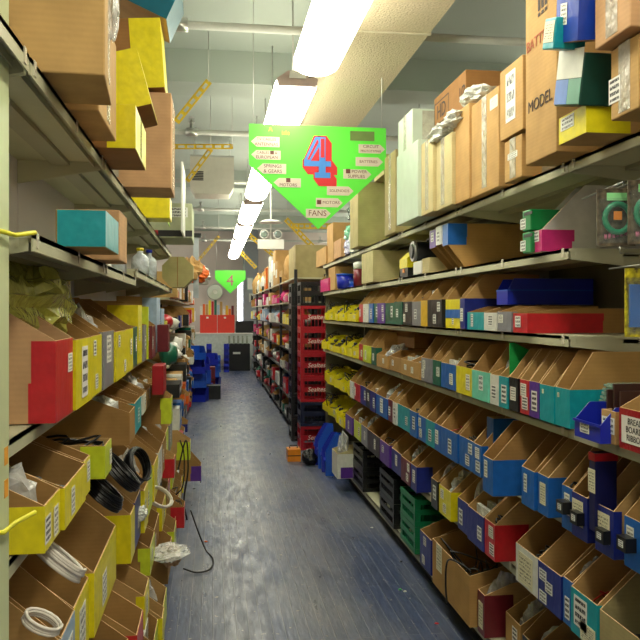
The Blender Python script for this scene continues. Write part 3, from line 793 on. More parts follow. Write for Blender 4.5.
rbox(434, 452, 'cream carton with plastic-wrapped face and white packets on top', Z7, .36, X=1.17, m=CBC, tapes=('clear',), group=G7)
rbox(453, 469.5, 'plain cream-brown carton left of the tall taped carton, top shelf', Z7, .45, X=1.19, m=CBL, group=G7)
rbox(471, 499, 'tall brown carton with vertical shiny tape and white printed label', Z7, .43, X=1.2, m=CBL, tapes=('clear',), lab=(-.12, .37, .09, .05, 0), group=G7)
c = rbox(434, 466, 'dark brown carton marked HD perched on the cream cartons', Z7+.47, .20, X=1.24, D=.42, m=CBD, group=G7)
MB().box(-.13, .13, -.0004, 0, -.003, .003).box(-.13, .13, -.0004, 0, .117, .123).box(-.133, -.127, -.0004, 0, 0, .12).box(.127, .133, -.0004, 0, 0, .12).build('drawn_frame', INK, c, (-.212, .13, .04), (0, 0, -PI/2))
text_mesh('lettering', 'HD', .11, INK, c, (-.2125, .13, .1), (PI/2, 0, -PI/2), .0005)
text_mesh('lettering', '1/2', .08, INK, c, (-.2125, -.22, .1), (PI/2, 0, -PI/2), .0005)
rbox(504, 522, 'small brown carton at the shelf with plastic tape and white strip', Z7, .17, X=1.2, m=CBL, tapes=('clear',), lab=(0, .1, .1, .025, 1), group=G7)
rbox(499.5, 523, 'brown carton with torn white paper taped on, above a small carton', Z7+.178, .29, X=1.19, m=CBL, lab=(0, .16, .1, .2, 1), group=G7)
c = rbox(525, 557, 'largest brown carton on right top shelf with red handwriting', Z7, .66, X=1.13, D=.48, m=CBL, group=G7)
text_mesh('lettering', 'BATTERY', .055, REDINK, c, (-.242, .0, .42), (PI/2, 0, -PI/2), .0005)
text_mesh('lettering', 'MODEL', .06, INK, c, (-.242, .0, .20), (PI/2, 0, -PI/2), .0005)
k = MB()
for q in range(3): k.box(.12+q*.028, .14+q*.028, -.0005, 0, .52, .57).box(.12+q*.028, .14+q*.028, -.0005, 0, .5, .512)
k.build('handling_marks', INK, c, (-.242, -.18, 0), (0, 0, PI/2))
# coloured boxes leaning in front of the big carton
rbox(559, 587, 'bright yellow box with white label at the edge of right top shelf', Z7, .088, X=1.1, D=.26, name='cardboard_box', m=CBL, tcol='yellow', band=.14, flaps=False, lab=(.03, .06, .09, .04, 1))
t = rbox(553, 580, 'white green and blue product box leaning above the yellow box', Z7+.098, .15, X=1.07, D=.2, m=mat('dark_green_print', '#14443a', .35), flaps=False, rot=(math.radians(14), 0, 0))
wf_ = .0
fr = t.children[0].data; ya = min(v.co.y for v in fr.vertices); yb = max(v.co.y for v in fr.vertices)
MB().box(-.102, -.1005, ya+.002, yb-.002, .08, .165).build('white_print_panel', mat('white_print', '#dfe0d4', .4), t)
MB().box(-.102, -.1005, (ya+yb)/2, yb-.002, .005, .078).build('blue_print_panel', mat('blue_print', '#5f86d0', .4), t)
MB().box(-.102, -.1005, ya+.002, (ya+yb)/2-.003, .005, .078).build('green_print_panel', mat('green_print', '#5e9a84', .4), t)
t = rbox(556, 578, 'royal blue taped bin box tipped over above the printed box', Z7+.27, .14, X=1.03, D=.2, m=CBP, tcol='blue', band=.12, flaps=False, rot=(math.radians(16), math.radians(-6), 0), lab=(.02, .08, .04, .06, 0))
MATS['tape_royal'] = mat('tape_royal', '#2044b0', .32, bump=.3, bscale=18)
for ch in t.children:
    if ch.name.startswith('tape_wrap'): ch.data.materials[0] = MATS['tape_royal']
rbox(541, 554, 'teal and white small box tipped beside the royal blue box', Z7+.26, .09, X=1.0, D=.1, m=mat('tape_teal', PAL['teal'], .34), flaps=False, rot=(math.radians(16), 0, 0), lab=(0, .05, .07, .06, 2))
rbox(594, 631, 'brown carton with shiny crumpled tape, high at the upper right corner', Z7+.20, .2, X=1.06, D=.4, m=CBP, tapes=('clear',), group=G7)
rbox(610, 640, 'brown carton with barcode label at the right end of top shelf', Z7, .195, X=1.10, D=.45, m=CB[2], tapes=('clear',), lab=(.05, .08, .06, .07, 3), group=G7)
rbox(583, 607, 'brown carton topmost in the upper right corner', Z7+.405, .2, X=1.13, D=.4, m=CBL, tapes=('clear',), group=G7)
rbox(642, 668, 'brown carton cut off by the right edge of the picture', Z7, .19, X=1.06, D=.45, m=CBL, group=G7)

# bags in front of olive carton
def bag(label, c, r, m, seed, nm='plastic_bag', cat='bag', amp=.3, floor=None, group=None):
    o = MB().blob((0, 0, 0), r, seed, amp, 22, freq=2.4, floor=(-r[2]*.8)).build(nm, m, None, (c[0], c[1], c[2]+r[2]*.8+.002))
    return tag(o, label, cat, group)
DG = clear_plastic('dark_green_bag', '#1c4a34', .95); PG = clear_plastic('pale_green_bag', '#7fc4a0', .9); LV = clear_plastic('lavender_bag', '#b8b8dc', .85)
def onshelf(px, X): return (X, y_at(px, X))
bag('green and white plastic bag at edge of top shelf, under sign', (1.27, 7.0, Z7+.13), (.07, .13, .08), PG, 3)
bag('dark green plastic bag on top of the bags below the sign', (1.28, 6.80, Z7+.265), (.07, .12, .1), DG, 5)
bag('lavender and white plastic bag on top shelf below the dark green one', (1.27, 7.0, Z7), (.07, .17, .08), LV, 8)
bag('white plastic bag bulging beside the large olive carton', (1.28, 6.74, Z7), (.07, .1, .17), WRAP, 9)
for j, (px, X, dz, r) in enumerate([(425, 1.1, .36, (.07, .16, .05)), (440, 1.12, .38, (.08, .15, .045)), (458, 1.15, .46, (.07, .14, .04))]):
    yy = y_at(px, X) ; bag(f'white plastic packet on the cream cartons, {ORD[3-j]} from camera', (X+.1, yy, Z7+dz), r, WRAP, 20+j, 'packet', 'packet')

# ------------------------------------------------------------------ A row (sixth shelf)
Z6 = RL[5]
row('R', 5, 'sixth', Z6, RX, [(320, 328, 'pink', dict(c='none', hf=.14, lab=0)),
    (430, 436, 'purple', dict(flip=True, hf=.1, hb=.24, run=.12, D=.46, ll=[(0, .19, .05, .05, 1)])), (436.5, 442, 'white', dict(flip=True, hf=.1, hb=.24, run=.12, D=.46)), (442.5, 448, 'blue', dict(flip=True, hf=.11, hb=.24, run=.1, D=.46, sw=.1, lab=0)),
    (532, 541.5, 'pink', dict(hf=.085, hb=.25, run=.17, sw=.12, D=.42, board=mat('grey_card', '#d6d4ce', .7), c='none', ll=[(-.01, .06, .06, .04, 1)]))], .14, .24, .1, contents=False)
rbox(328.5, 335, 'narrow brown carton beside the pink bin on the right sixth shelf', Z6+.002, .24, X=1.24, m=CBL)
rbox(361.5, 373, 'brown carton with grey front on right sixth shelf, left of yellow charger', Z6+.002, .24, X=1.2, D=.45, m=CBC)
def lathe_thing(name, label, cat, loc, parts, group=None):
    t = thing(name, label, cat, loc, 0, group)
    for nm, prof, m in parts: MB().lathe(prof, 16).build(nm, m, t)
    return t
x, y = onshelf(343, 1.26)
lathe_thing('plastic_tub', 'royal blue round plastic tub on the right sixth shelf', 'tub', (x+.02, y, Z6+.002), [('tub_body', [(.075, 0), (.085, .13)], BLUEP), ('lid', [(.09, .13), (.09, .145)], BLUEP2)])
x, y = onshelf(353, 1.27)
lathe_thing('wire_spool', 'small blue wire spool beside the blue tub', 'spool', (x, y, Z6+.002), [('flange', [(.05, 0), (.05, .006)], BLUEP), ('winding', [(.035, .006), (.035, .07)], BLUEP2), ('flange', [(.05, .07), (.05, .076)], BLUEP)])
x, y = onshelf(358, 1.26)
lathe_thing('paint_can', 'dark red and white tall can on right sixth shelf', 'can', (x+.01, y, Z6+.002), [('can_body', [(.05, 0), (.05, .15)], mat('dark_red_print', '#7c2030', .35)), ('lid', [(.052, .15), (.052, .2), (.02, .215)], WHITEP)])
# yellow and black charger with cable
x, y = 1.24, y_at(404, 1.24)
t = thing('battery_charger', 'yellow and black battery charger on the right sixth shelf', 'charger', (x+.07, y, Z6+.002), -PI/2)
MB().prism([(-.07, 0), (.08, 0), (.08, .13), (.0, .15), (-.07, .08)], -.1, .1).build('black_base', BLACKP, t)
MB().prism([(-.075, .06), (-.04, .06), (.02, .13), (.085, .13), (.085, .17), (-.02, .17), (-.075, .12)], -.103, .103).build('yellow_shell', YELP, t)
MB().prism([(-.074, .03), (-.071, .03), (-.071, .055), (-.074, .055)], -.03, .02).build('orange_badge', ORP, t)
MB().tube(smooth([(-.09, -.03, .1), (-.14, -.045, .1), (-.2, -.05, .02), (-.17, -.05, .006), (-.05, -.085, .006)]), .0045, 6).build('power_cord', CABB, t)
x, y = 1.27, y_at(421, 1.27)
o = rbox(413, 421, 'white carton under the black lamp fixture, right sixth shelf', Z6+.002, .08, X=1.23, D=.2, m=WHITEP, flaps=False)
o = rbox(421.5, 429, 'pale cream carton right of the white carton, sixth shelf', Z6+.002, .09, X=1.24, D=.2, m=CBC, flaps=False)
t = thing('stage_lamp', 'black cylindrical lamp fixture lying on the white carton', 'lamp', (1.34, y+.02, Z6+.15))
MB().lathe([(.04, -.13), (.06, -.1), (.06, .05), (.05, .12)], 16, axis='x').build('lamp_barrel', BLACKP, t)
MB().lathe([(.063, -.12), (.063, -.1)], 16, axis='x').build('front_ring', CHROME, t)
MB().tube([(0, -.07, 0), (0, -.075, .08), (0, .075, .08), (0, .07, 0)], .008, 6).build('yoke', BLACKP, t)
for j, (zz, nm) in enumerate(((.0, 'lower'), (.085, 'upper'))):
    t = rbox(522, 531, f'{nm} of two stacked bright green boxes with white labels', Z6+.002+zz, .08, X=1.2, D=.2, m=mat('tape_deepgreen', PAL['deepgreen'], .34), flaps=False, lab=(.03, .03, .05, .04, 1), group='stacked green boxes')
    MB().box(-.1025, -.1008, -.06, .02, .06, .072).build('black_print_bar', BLACKP, t)

# big blue stacking bin on the B row, resting on the low bins
ya, yb = y_at(508, 1.3), y_at(500, 1.3)
x0, x1 = 1.28, 1.68
y0 = y_at(508, x0)
# ends across the aisle: near side spans px 508..613 at constant Y
t = thing('stacking_bin', 'large royal blue plastic bin resting behind the low red bin, fifth shelf', 'bin', (1.28, y0+.07, RL[4]+.118), -PI/2)
bin_parts(t, .13, .40, .06, .115, .03, plastic=BLUEP, labels=0)
MB().box(-.067, .067, -.002, .4, .06, .066).build('rim_band', BLUEP2, t)
# big panel of cardboard behind small cartons on shelf four
yb = y_at(402, 1.38)
carton('cardboard_box', 'large brown carton behind the small brown bins on the right fourth shelf', 'box', 1.38, 1.70, yb-.35, yb+.45, RL[3]+.15, RL[3]+.29, CBD, flaps=False)
# green panel leaning in teal bin
gy = y_at(500.5, RX) ; gy = y_at(505, RX)
t = thing('divider_card', 'bright green card divider standing in a teal bin, right fourth shelf', 'card', (RX+.02, gy, RL[3]+.006), -PI/2)
MB().prism([(0, 0), (.2, 0), (.25, .16), (.02, .27), (0, .27)], -.002, .002).build('card_sheet', mat('green_card', '#14a04a', .5), t)
# near bits of shelf four: blue tray, tan bin, maroon bin, discs
ya, yb = sorted((y_at(574, 1.17), y_at(601, 1.17)))
t = thing('stacking_bin', 'blue hopper-front plastic bin with white label near the right edge', 'bin', (1.17, (ya+yb)/2, RL[3]+.002), -PI/2)
bin_parts(t, yb-ya-.01, .26, .055, .11, .05, plastic=BLUEP, labels=0, ll=None) if False else bin_parts(t, yb-ya-.01, .26, .055, .11, .05, plastic=BLUEP, labels=1, lablist=[(-.015, .035, .06, .032, 1)])
MB().box(-(yb-ya-.01)/2-.003, (yb-ya-.01)/2+.003, -.006, .0, .05, .058).build('front_lip', BLUEP, t)
ya2, yb2 = sorted((y_at(604, RX), y_at(619, RX)))
t = thing('cardboard_bin', 'pale brown low bin with white printed label beside the dark red bin', 'bin', (RX-.01, (ya2+yb2)/2, RL[3]+.002), -PI/2)
bin_parts(t, yb2-ya2-.006, .4, .1, .1, .02, board=CBL, labels=0, lablist=[(.0, .055, .075, .05, 1)])
ya3, yb3 = sorted((y_at(624, RX), y_at(668, RX)))
t = thing('cardboard_bin', 'dark red taped bin with large white BREAD BOARDS label at right edge', 'bin', (RX-.015, (ya3+yb3)/2, RL[3]+.002), -PI/2)
bin_parts(t, yb3-ya3-.006, .42, .12, .2, .15, 'maroon', .05, labels=0)
lb_ = MB().box(-.075, .075, -.0008, 0, -.04, .04).build('paper_label', mat('plain_white_label', '#e4e0d8', .5), t, (-.02, -.0022, .06))
for j, s in enumerate(('BREAD', 'BOARDS', 'RIBBON')): text_mesh('lettering', s, .026, BLACKP, lb_, (0, -.0012, .024-.024*j), ext=.0003)
for ch in t.children:
    if ch.name.startswith('tape_wrap'): ch.data.materials[0] = mat('tape_darkred', '#a01a26', .34, bump=.3)
for j in range(5):
    o = MB().box(1.28, 1.42, -.065, .065, 0, .009).box(1.29, 1.41, -.06, .06, .009, .012).build('jewel_case', clear_plastic('jewel_case_plastic', '#8fae9c', .85), None, (j*.004, y_at(609, 1.28)+.0, RL[3]+.104+j*.013), (0, 0, 0))
    tag(o, f'greenish flat plastic case, {ORD[j+1]} from bottom of the stack above pale bin', 'case', 'stack of flat plastic cases')
for j in range(3):
    yy = y_at(619+j*5, 1.27)
    o = MB().box(0, .12, -.005, .005, 0, .155+.02*(j % 2)).build('circuit_board', mat('dark_brown_board', '#3c221c', .5), None, (1.23+.005*j, yy, RL[3]+ (.13 if j == 0 else .13)))
    o.location.z = RL[3]+.006
    tag(o, f'dark brown board standing upright near right edge, {ORD[3-j]} from camera', 'board', 'boards standing on the right fourth shelf')

# blue tall box and red/navy box standing in D row bins
rbox(487, 494, 'blue closed carton standing among the blue bins, right third shelf', RL[2]+.003, .27, X=1.27, D=.22, m=CBL, tcol='blue', band=.2, flaps=False, lab=(.0, .12, .03, .06, 0))
t = rbox(588.5, 595.5, 'navy box with red top band standing between navy bins', RL[2]+.06, .25, X=1.2, D=.075, m=mat('navy_print', '#14184e', .35), flaps=False, lab=(0, .16, .045, .075, 2))
dd = max(v.co.y for v in t.children[0].data.vertices)
MB().box(-.039, .039, -dd-.002, dd+.002, .225, .25).build('red_band', mat('red_print', '#b01822', .35), t)
# black clip-on tag boxes hanging on D row fronts
for j, (px, py) in enumerate([(563, 507), (577, 518), (603, 536), (625, 544)]):
    X = 1.20; Y = y_at(px, X); z = z_at(py, X, Y)
    t = thing('label_holder', f"small black clip-on holder on blue bin fronts, {ORD[4-j]} from the right edge", 'clip', (X+.017, Y, z-.02), -PI/2, 'black clip-on holders')
    MB().box(-.026, .026, -.03, .006, 0, .042).build('holder_body', BLACKP, t)
    MB().box(-.013, .013, -.0008, 0, 0, .02).build('paper_label', LAB[1], t, (0, -.0305, .012))
# ------------------------------------------------------------------ bottom right: crates and cartons
def crate_mesh(w, dd, h, nm, m):
    b = MB(); t = .006
    hw, hd = w/2, dd/2
    b.box(-hw, hw, -hd, hd, 0, .008)
    for sx in (-1, 1):
        for sy in (-1, 1):
            xa, xb = sorted((sx*hw, sx*(hw-.035))); ya, yb = sorted((sy*hd, sy*(hd-t))); b.box(xa, xb, ya, yb, 0, h)
            xa, xb = sorted((sx*hw, sx*(hw-t))); ya, yb = sorted((sy*hd, sy*(hd-.035))); b.box(xa, xb, ya, yb, 0, h)
    for zz0, zz1 in ((0, .03), (h*.42, h*.62), (h-.035, h)):
        for sy in (-1, 1):
            ya, yb = sorted((sy*(hd+.002), sy*(hd-t))); b.box(-hw-.002, hw+.002, ya, yb, zz0, zz1)
        for sx in (-1, 1):
            xa, xb = sorted((sx*(hw+.002), sx*(hw-t))); b.box(xa, xb, -hd, hd, zz0, zz1)
    n = 8
    for i in range(1, n):
        u = -hw + w*i/n
        for sy in (-1, 1):
            ya, yb = sorted((sy*hd, sy*(hd-.004))); b.box(u-.003, u+.003, ya, yb, .03, h*.42); 
            if abs(i-n/2) > 1.5: b.box(u-.003, u+.003, ya, yb, h*.6, h-.03)
        u = -hd + dd*i/n
        for sx in (-1, 1):
            xa, xb = sorted((sx*hw, sx*(hw-.004))); b.box(xa, xb, u-.003, u+.003, .03, h*.42)
            if abs(i-n/2) > 1.5: b.box(xa, xb, u-.003, u+.003, h*.6, h-.03)
    return b.mesh(nm, m)
crm = {'red': crate_mesh(.33, .34, .275, 'crate_body', REDP), 'black': crate_mesh(.33, .34, .275, 'crate_body', BLACKP), 'navy': crate_mesh(.33, .34, .275, 'crate_body', mat('navy_crate_plastic', '#1c2340', .35))}
def crate(x, y, z, c, label, group, me=None, script=False, h=.275, hw=.17):
    t = thing('milk_crate', label, 'crate', (x, y, z), 0, group); link('crate_body', me or crm[c], t)
    if script: text_mesh('lettering', 'Sealtest', .075, WHITEP, t, (.03, -hw-.0025, h*.52), ext=.0005, shear=.25)
    return t
cx = 1.0 + .165+.003; cy = 8.98
for i, c in enumerate(['red', 'navy', 'red', 'red', 'red', 'red', 'black']):
    wd = ['bottom', 'second from bottom', 'third from bottom', 'fourth from bottom', 'fifth from bottom', 'sixth from bottom', 'topmost'][i]
    crate(cx, cy + random.uniform(-.008, .008), i*.279+.002, c, f'{c} plastic milk crate, {wd} in the tall stack ending the right shelves', 'tall stack of milk crates', script=c == 'red')
cx2 = x_at(288, 9.9)+.165
for i in range(7):
    crate(cx2+.0, 9.62, i*.279+.002, 'black', f'black milk crate, {ORD[i+1]} from floor in the stack behind the red crates', 'black crate stack')
gm = crate_mesh(.40, .36, .165, 'crate_body', GREENP); bm_ = crate_mesh(.40, .44, .165, 'crate_body', BLACKP)
gy0, gy1 = sorted((y_at(400, 1.22), y_at(416, 1.22)))
for i in range(2):
    crate(1.22+.20, (gy0+gy1)/2, RL[0]+.002+i*.169, 'g', f"dark green slotted crate on right bottom shelf, {('lower','upper')[i]} of two", 'green crates', me=gm)
for j, (p0, p1) in enumerate(((351, 366), (377, 397.5))):
    y0, y1 = sorted((y_at(p0, 1.22), y_at(p1, 1.22))); yc = (y0+y1)/2
    for i in range(2):
        crate(1.42, yc, RL[0]+.002+i*.169, 'b', f"black slotted crate on right bottom shelf, {('farther','nearer')[j]} pair, {('lower','upper')[i]} one", 'black crates on the bottom shelf', me=bm_)
row('R', 0, 'bottom', RL[0], RX, [(421, 432, 'navy', dict(lab=2, c='parts', hb=.26)),
    (477, 484, 'maroon', dict(sw=.12, hf=.19, hb=.24, board=CBL, c='bag', ll=[(0, .09, .055, .12, 2)])), (505, 520, 'tan', dict(X=1.28, c='bag', hf=.15, hb=.25)), (521, 540, 'black', dict(X=1.28, hf=.13, hb=.27, c='wrapped', lab=0)),
    (543, 562, 'tan', dict(X=1.28, c='parts')), (563, 586, 'navy', dict(X=1.28)), (588, 615, 'tan', dict(X=1.28))], .2, .3, .14)
# big open carton with cables
y0, y1 = sorted((y_at(434, 1.2), y_at(472, 1.2)))
t = thing('open_carton', 'large open brown carton with torn rim and cables on right bottom shelf', 'box', (1.19, (y0+y1)/2, RL[0]+.002), -PI/2)
bin_parts(t, y1-y0-.01, .42, .24, .30, .25, board=CB[0], labels=0, lablist=[(-(y1-y0)/2+.13, .17, .1, .14, 2)])
bpy.context.view_layer.update()
content('cables', t, 'grey and black cables filling the large open carton, bottom shelf', y1-y0-.03, .42, .235, .3, 77)
o = MB().tube(smooth([(.24, .03, .24), (.2, .0, .26), (.1, -.03, .255), (.04, -.03, .2), (.03, -.03, .1), (.05, -.03, .02)]), .005, 7).build('loose_cable', CABB); o.matrix_basis = t.matrix_basis.copy()
tag(o, 'black cable looping over front of the large open carton', 'cable')

# hanging blister packs at near bay
def blister(px, py0, py1, Y, label, kind):
    X = x_at(px, Y); z1, z0 = z_at(py0, X, Y), z_at(py1, X, Y); w = .13 if kind else .115; h = z1-z0
    t = thing('blister_pack', label, 'package', (X, Y, z0), math.radians(-8))
    MB().box(0, w, 0, .004, 0, h).build('backing_card', mat('printed_card_' + str(kind), ['#6b5f4c', '#e0b41c'][kind], .3, var=.9, scale=45), t)
    MB().box(.006, w-.006, -.022, 0, .008, h-.03).build('blister', clear_plastic('blister_clear', '#cfd8d0', .10), t)
    if kind == 0:
        b = MB(); n = 20
        b.tube([(w/2+.038*math.cos(2*PI*i/n), -.012, h*.48+.042*math.sin(2*PI*i/n)) for i in range(n)], .009, 8, closed=True); b.build('green_cord_ring', mat('green_ring', '#0f8a64', .3), t)
        MB().box(w/2-.012, w/2+.012, -.014, -.010, h*.45, h*.6).build('price_sticker', ORP, t)
        MB().box(w/2-.03, w/2+.03, -.006, -.004, h-.035, h-.012).build('header_print', mat('green_header', '#9be8a0', .4), t)
        k = MB()
        for q in range(7): k.box(.02+q*.012, .028+q*.012, -.006, -.0045, .02+.002*q, .035+.002*q)
        k.build('multicolour_lettering', mat('rainbow_print', '#c86a8a', .4, var=.9, scale=120), t)
    else:
        MB().box(.01, .05, -.016, -.004, .03, h-.05).build('blue_insert', mat('tape_blue', PAL['blue'], .34), t)
        MB().box(.06, w-.01, -.014, -.004, .05, h*.6).build('yellow_tool', mat('orange_yellow_print', '#e8b830', .35), t)
        MB().box(.065, w-.02, -.0155, -.0135, h*.5, h*.62).build('red_print_spot', SIGNR, t)
    b = MB().tube([(w/2, -.05, h-.002), (w/2, -.06, h+.012), (w/2, .3, h+.014)], .003, 6)
    o = b.build('peg_hook', CHROME, None, t.location, t.rotation_euler)
    tag(o, f'wire peg hook holding the {label[:60].split(" at ")[0]}' if len(label.split()) < 8 else 'wire peg hook near right edge ' + str(px), 'hook')
    return t
def hookfix(lab, o): pass
blister(597, 189, 246, 2.16, 'blister pack with green cord ring, left one of two', 0)
blister(628, 180, 244, 2.05, 'blister pack with green ring cut by right edge', 0)
blister(625, 268, 337, 2.18, 'yellow and blue blister pack at right edge', 1)
USED.clear()
for o in list(S.objects):
    if o.name.startswith('peg_hook'):
        i = int(o.name.split('.')[1]) if '.' in o.name else 0
        o['label'] = ['wire peg hook holding the left green ring pack', 'wire peg hook holding the green ring pack at right edge', 'wire peg hook holding the yellow and blue pack'][i]
o = MB().tube([(0, 0, .02), (0, 0, 0), (.02, .0, -.002), (.3, 0, 0)], .003, 6).build('peg_hook', CHROME, None, (x_at(620, 2.3), 2.3, z_at(253, 1.3, 2.3)))
tag(o, 'empty wire peg hook below the green ring packs', 'hook')

# ------------------------------------------------------------------ floor items by crates
t0 = None
for j in range(4):
    yy = 8.02 - j*.18
    t = thing('stacking_bin', f'blue plastic bin on end at foot of the right shelves, {ORD[4-j]} from camera', 'bin', (1.06+.012*j, yy, .002), -PI/2-.12, 'blue bins by the crates')
    bin_parts(t, .15, .155, .27-.02*j, .46-.02*j, .10, plastic=BLUEP2, labels=0) if j % 2 else bin_parts(t, .15, .155, .25-.02*j, .42-.02*j, .10, plastic=BLUEP, labels=0)
    MB().box(-.07, .07, -.012, 0, .2-.02*j, .215-.02*j).build('front_lip', BLUEP, t)
Y = 8.25; X = x_at(287, Y); w = .13
t = thing('tool_case', 'orange-yellow plastic tool case on the floor by the crate stack', 'case', (X+.07, Y, 0.001))
MB().box(-.07, .07, -.09, .09, 0, .13).build('case_body', ORP, t); MB().box(-.072, .072, -.092, .092, .06, .068).build('case_seam', BLACKP, t)
MB().tube([(-.04, 0, .13), (-.04, 0, .16), (.04, 0, .16), (.04, 0, .13)], .008, 6).build('handle', BLACKP, t)
bag('black round bag on the floor beside the orange case', (x_at(310, 8.0), 8.0, 0), (.09, .1, .09), mat('black_bag_vinyl', '#131315', .25, bump=.5), 31, 'equipment_bag', amp=.12)
y0, y1 = sorted((y_at(333, 1.12), y_at(350, 1.12)))
t = thing('open_carton', 'white open box with purple patch and foil on bottom shelf before black crates', 'box', (1.09, 6.86, RL[0]+.002), -PI/2)
bin_parts(t, .30, .2, .22, .25, .1, 'white', .19, labels=0, board=CBC)
MB().box(.1515, .154, .03, .14, .005, .10).build('purple_patch', tape('purple'), t)
bpy.context.view_layer.update(); content('bag', t, 'crumpled clear plastic in the white box with purple patch', .3, .2, .27, .27, 91)

# ------------------------------------------------------------------ left side rows
def lrow(level, name, z, X, items, hf, hb, run, D=.4, **k): row('L', level, name, z, X, items, hf, hb, run, D, **k)
lrow(3, 'fifth', 1.322, -.385, [
    (56, 73.5, 'red', dict(wrap=.06, c='none', ll=[(.07, .14, .06, .05, 0)], board=CBP)), (74, 90.5, 'yellow', dict(c='none', ll=[(.0, .1, .1, .15, 3)])), (91, 102.5, 'yellow', dict(lab=2, c='none')),
    (103, 113.5, 'grey', dict(ll=[(0, .14, .12, .1, 0)])), (114, 124.5, 'yellow', dict(lab=2)), (125, 133.5, 'yellow'), (134.5, 138.5, 'green', dict(hb=.25)), (139, 143, 'yellow', dict(hf=.31, hb=.33, sw=.16, c='none')), (143.5, 146, 'grey', dict(hb=.25)),
    (146.5, 151, 'lime', dict(hf=.31, hb=.33, sw=.1, c='none')), (151.5, 155, 'maroon', dict(X=-.36, hf=.2)), (157, 160.5, 'paleblue', dict(hf=.38, hb=.39, sw=.1, c='none')), (161, 164, 'paleblue', dict(hf=.3, hb=.33, c='none')), (164.5, 167, 'yellow')], .2, .34, .2)
lrow(2, 'fourth', 1.057, -.37, [
    (46, 61.5, 'yellow', dict(c='bag', wrap=.2, ll=[(.03, .045, .05, .07, 0), (-.06, .05, .06, .06, 3)])), (62, 83.5, 'yellow', dict(wrap=.02, c='parts', hb=.2, ll=[(-.05, .05, .05, .07, 0)])), (84, 90, 'yellow', dict(c='none', hb=.2)),
    (107, 113.5, 'lime', dict(X=-.34, wrap=.07, c='cables', hb=.12, ll=[(.05, .05, .05, .05, 0)])), (128.5, 134, 'tan', dict(X=-.34, hf=.13, c='wrapped', lab=0)), (134.5, 141, 'teal', dict(X=-.34, hf=.14)),
    (141.5, 145, 'white'), (145.5, 150, 'tan'), (150.5, 154, 'yellow'), (154.5, 158, 'tan'), (158.5, 161, 'lime'), (161.5, 164.5, 'grey')], .105, .22, .22, D=.42)
lrow(1, 'third', .622, -.36, [
    (46, 62, 'yellow', dict(c='none', ll=[(0, .09, .1, .12, 2)])), (62.5, 76, 'paleblue', dict(c='none', ll=[(0, .09, .1, .12, 0)])), (76.5, 91, 'yellow', dict(c='none', ll=[(0, .09, .1, .12, 0)])), (91.5, 114, 'yellow', dict(c='none', ll=[(-.05, .08, .1, .1, 0)])),
    (132, 136, 'yellow', dict(X=-.31, wrap=.12, z=.625, lab=0, c='none')), (136.5, 142, 'navy', dict(X=-.31)), (142.5, 148, 'yellow', dict(X=-.3)), (148.5, 153.5, 'lime', dict(X=-.3)), (154, 158, 'yellow', dict(X=-.3)), (158.5, 162, 'white', dict(X=-.3)),
    (162.5, 166, 'tan', dict(X=-.3)), (166.5, 169, 'lime', dict(X=-.3)), (169.5, 172, 'grey', dict(X=-.3))], .19, .36, .2, D=.44)
lrow(6, 'second', .362, -.29, [
    (104, 112, 'yellow', dict(c='cables')), (112.5, 119, 'lime', dict(c='cables')), (119.5, 127, 'yellow', dict(c='parts', lab=0)), (139, 145, 'red', dict(X=-.25, wrap=.08, lab=0, c='none')), (145.5, 150, 'yellow', dict(X=-.26)), (150.5, 155, 'lime'), (155.5, 160, 'tan'),
    (161, 165, 'yellow'), (166, 170, 'tan'), (171, 174, 'lime')], .13, .23, .14, D=.4)
lrow(7, 'bottom', .102, -.245, [
    (147, 152, 'yellow'), (152.5, 157, 'lime', dict(lab=0)), (157.5, 162.5, 'yellow', dict(X=-.23, lab=0)), (163, 167, 'lime', dict(X=-.225, lab=0)), (168, 172, 'tan'), (173, 177, 'lime'), (178, 181, 'grey'), (182, 185, 'tan', {}), (185.5, 188, 'yellow')], .14, .235, .12, D=.4)

def lbox(X1, W_, pxn, pxf, z0, h, label, m=None, **k):
    """box on left with its aisle face at X1; near/far corners given by px in that plane"""
    ya, yb = sorted((y_at(pxn, X1), y_at(pxf, X1)))
    return carton('cardboard_box', label, 'box', X1-W_, X1, ya+.003, yb-.003, z0, z0+h, m or random.choice(CB), front='+X', **k)
ZL = 2.132; GL = 'boxes on the left top shelf'
def lyb(X1, W_, Y0, Y1, z0, h, label, m, **k):
    return carton('cardboard_box', label, 'box', X1-W_, X1, Y0, Y1, z0, z0+h, m, front='+X', **k)
c = lyb(-.25, .39, 1.77, 2.03, ZL, .5, 'big brown carton with crumpled tape jutting out at upper left', CB[2], tapes=('clear',), group=GL, rot=(0, 0, math.radians(4)))
bg = MB().blob((0, 0, 0), (.016, .05, .10), 71, .3, 20).build('crumpled_tape', CLEAR, c, (.2, .06, .24))
lyb(-.30, .34, 2.1, 2.47, ZL, .3, 'brown carton behind the big jutting carton, upper left', CBL, tapes=('clear',), group=GL)
lyb(-.252, .3, 2.57, 2.96, ZL, .145, 'yellow-taped carton lying at left top shelf edge', CBD, tcol='yellow', band=.09, flaps=False, group=GL, tapes=('clear',))
t = lyb(-.215, .15, 2.80, 3.12, ZL+.19, .21, 'yellow box tilted over the yellow-taped carton', CBD, flaps=False, group=GL, rot=(0, math.radians(-15), 0), tcol='yellow', band=.148)
lyb(-.178, .4, 3.36, 3.66, ZL, .41, 'tall pinkish-brown carton jutting over the aisle at left', CBP, group=GL, tapes=('clear',))
lyb(-.205, .3, 3.34, 3.62, ZL+.415, .30, 'brown carton with yellow tape stacked on the tall pinkish carton', CBD, tcol='yellow', band=.13, flaps=False, group=GL, rot=(0, math.radians(-4), 0))
t = lyb(-.19, .25, 3.36, 3.66, ZL+.775, .16, 'teal box with brown end, tilted at top of the left stack', CBL, tcol='teal', band=.2, flaps=False, group=GL, rot=(0, math.radians(24), 0))
for ch in t.children:
    if ch.name.startswith('tape_wrap'): ch.data.materials[0] = mat('tape_deepteal', '#0e6278', .34)
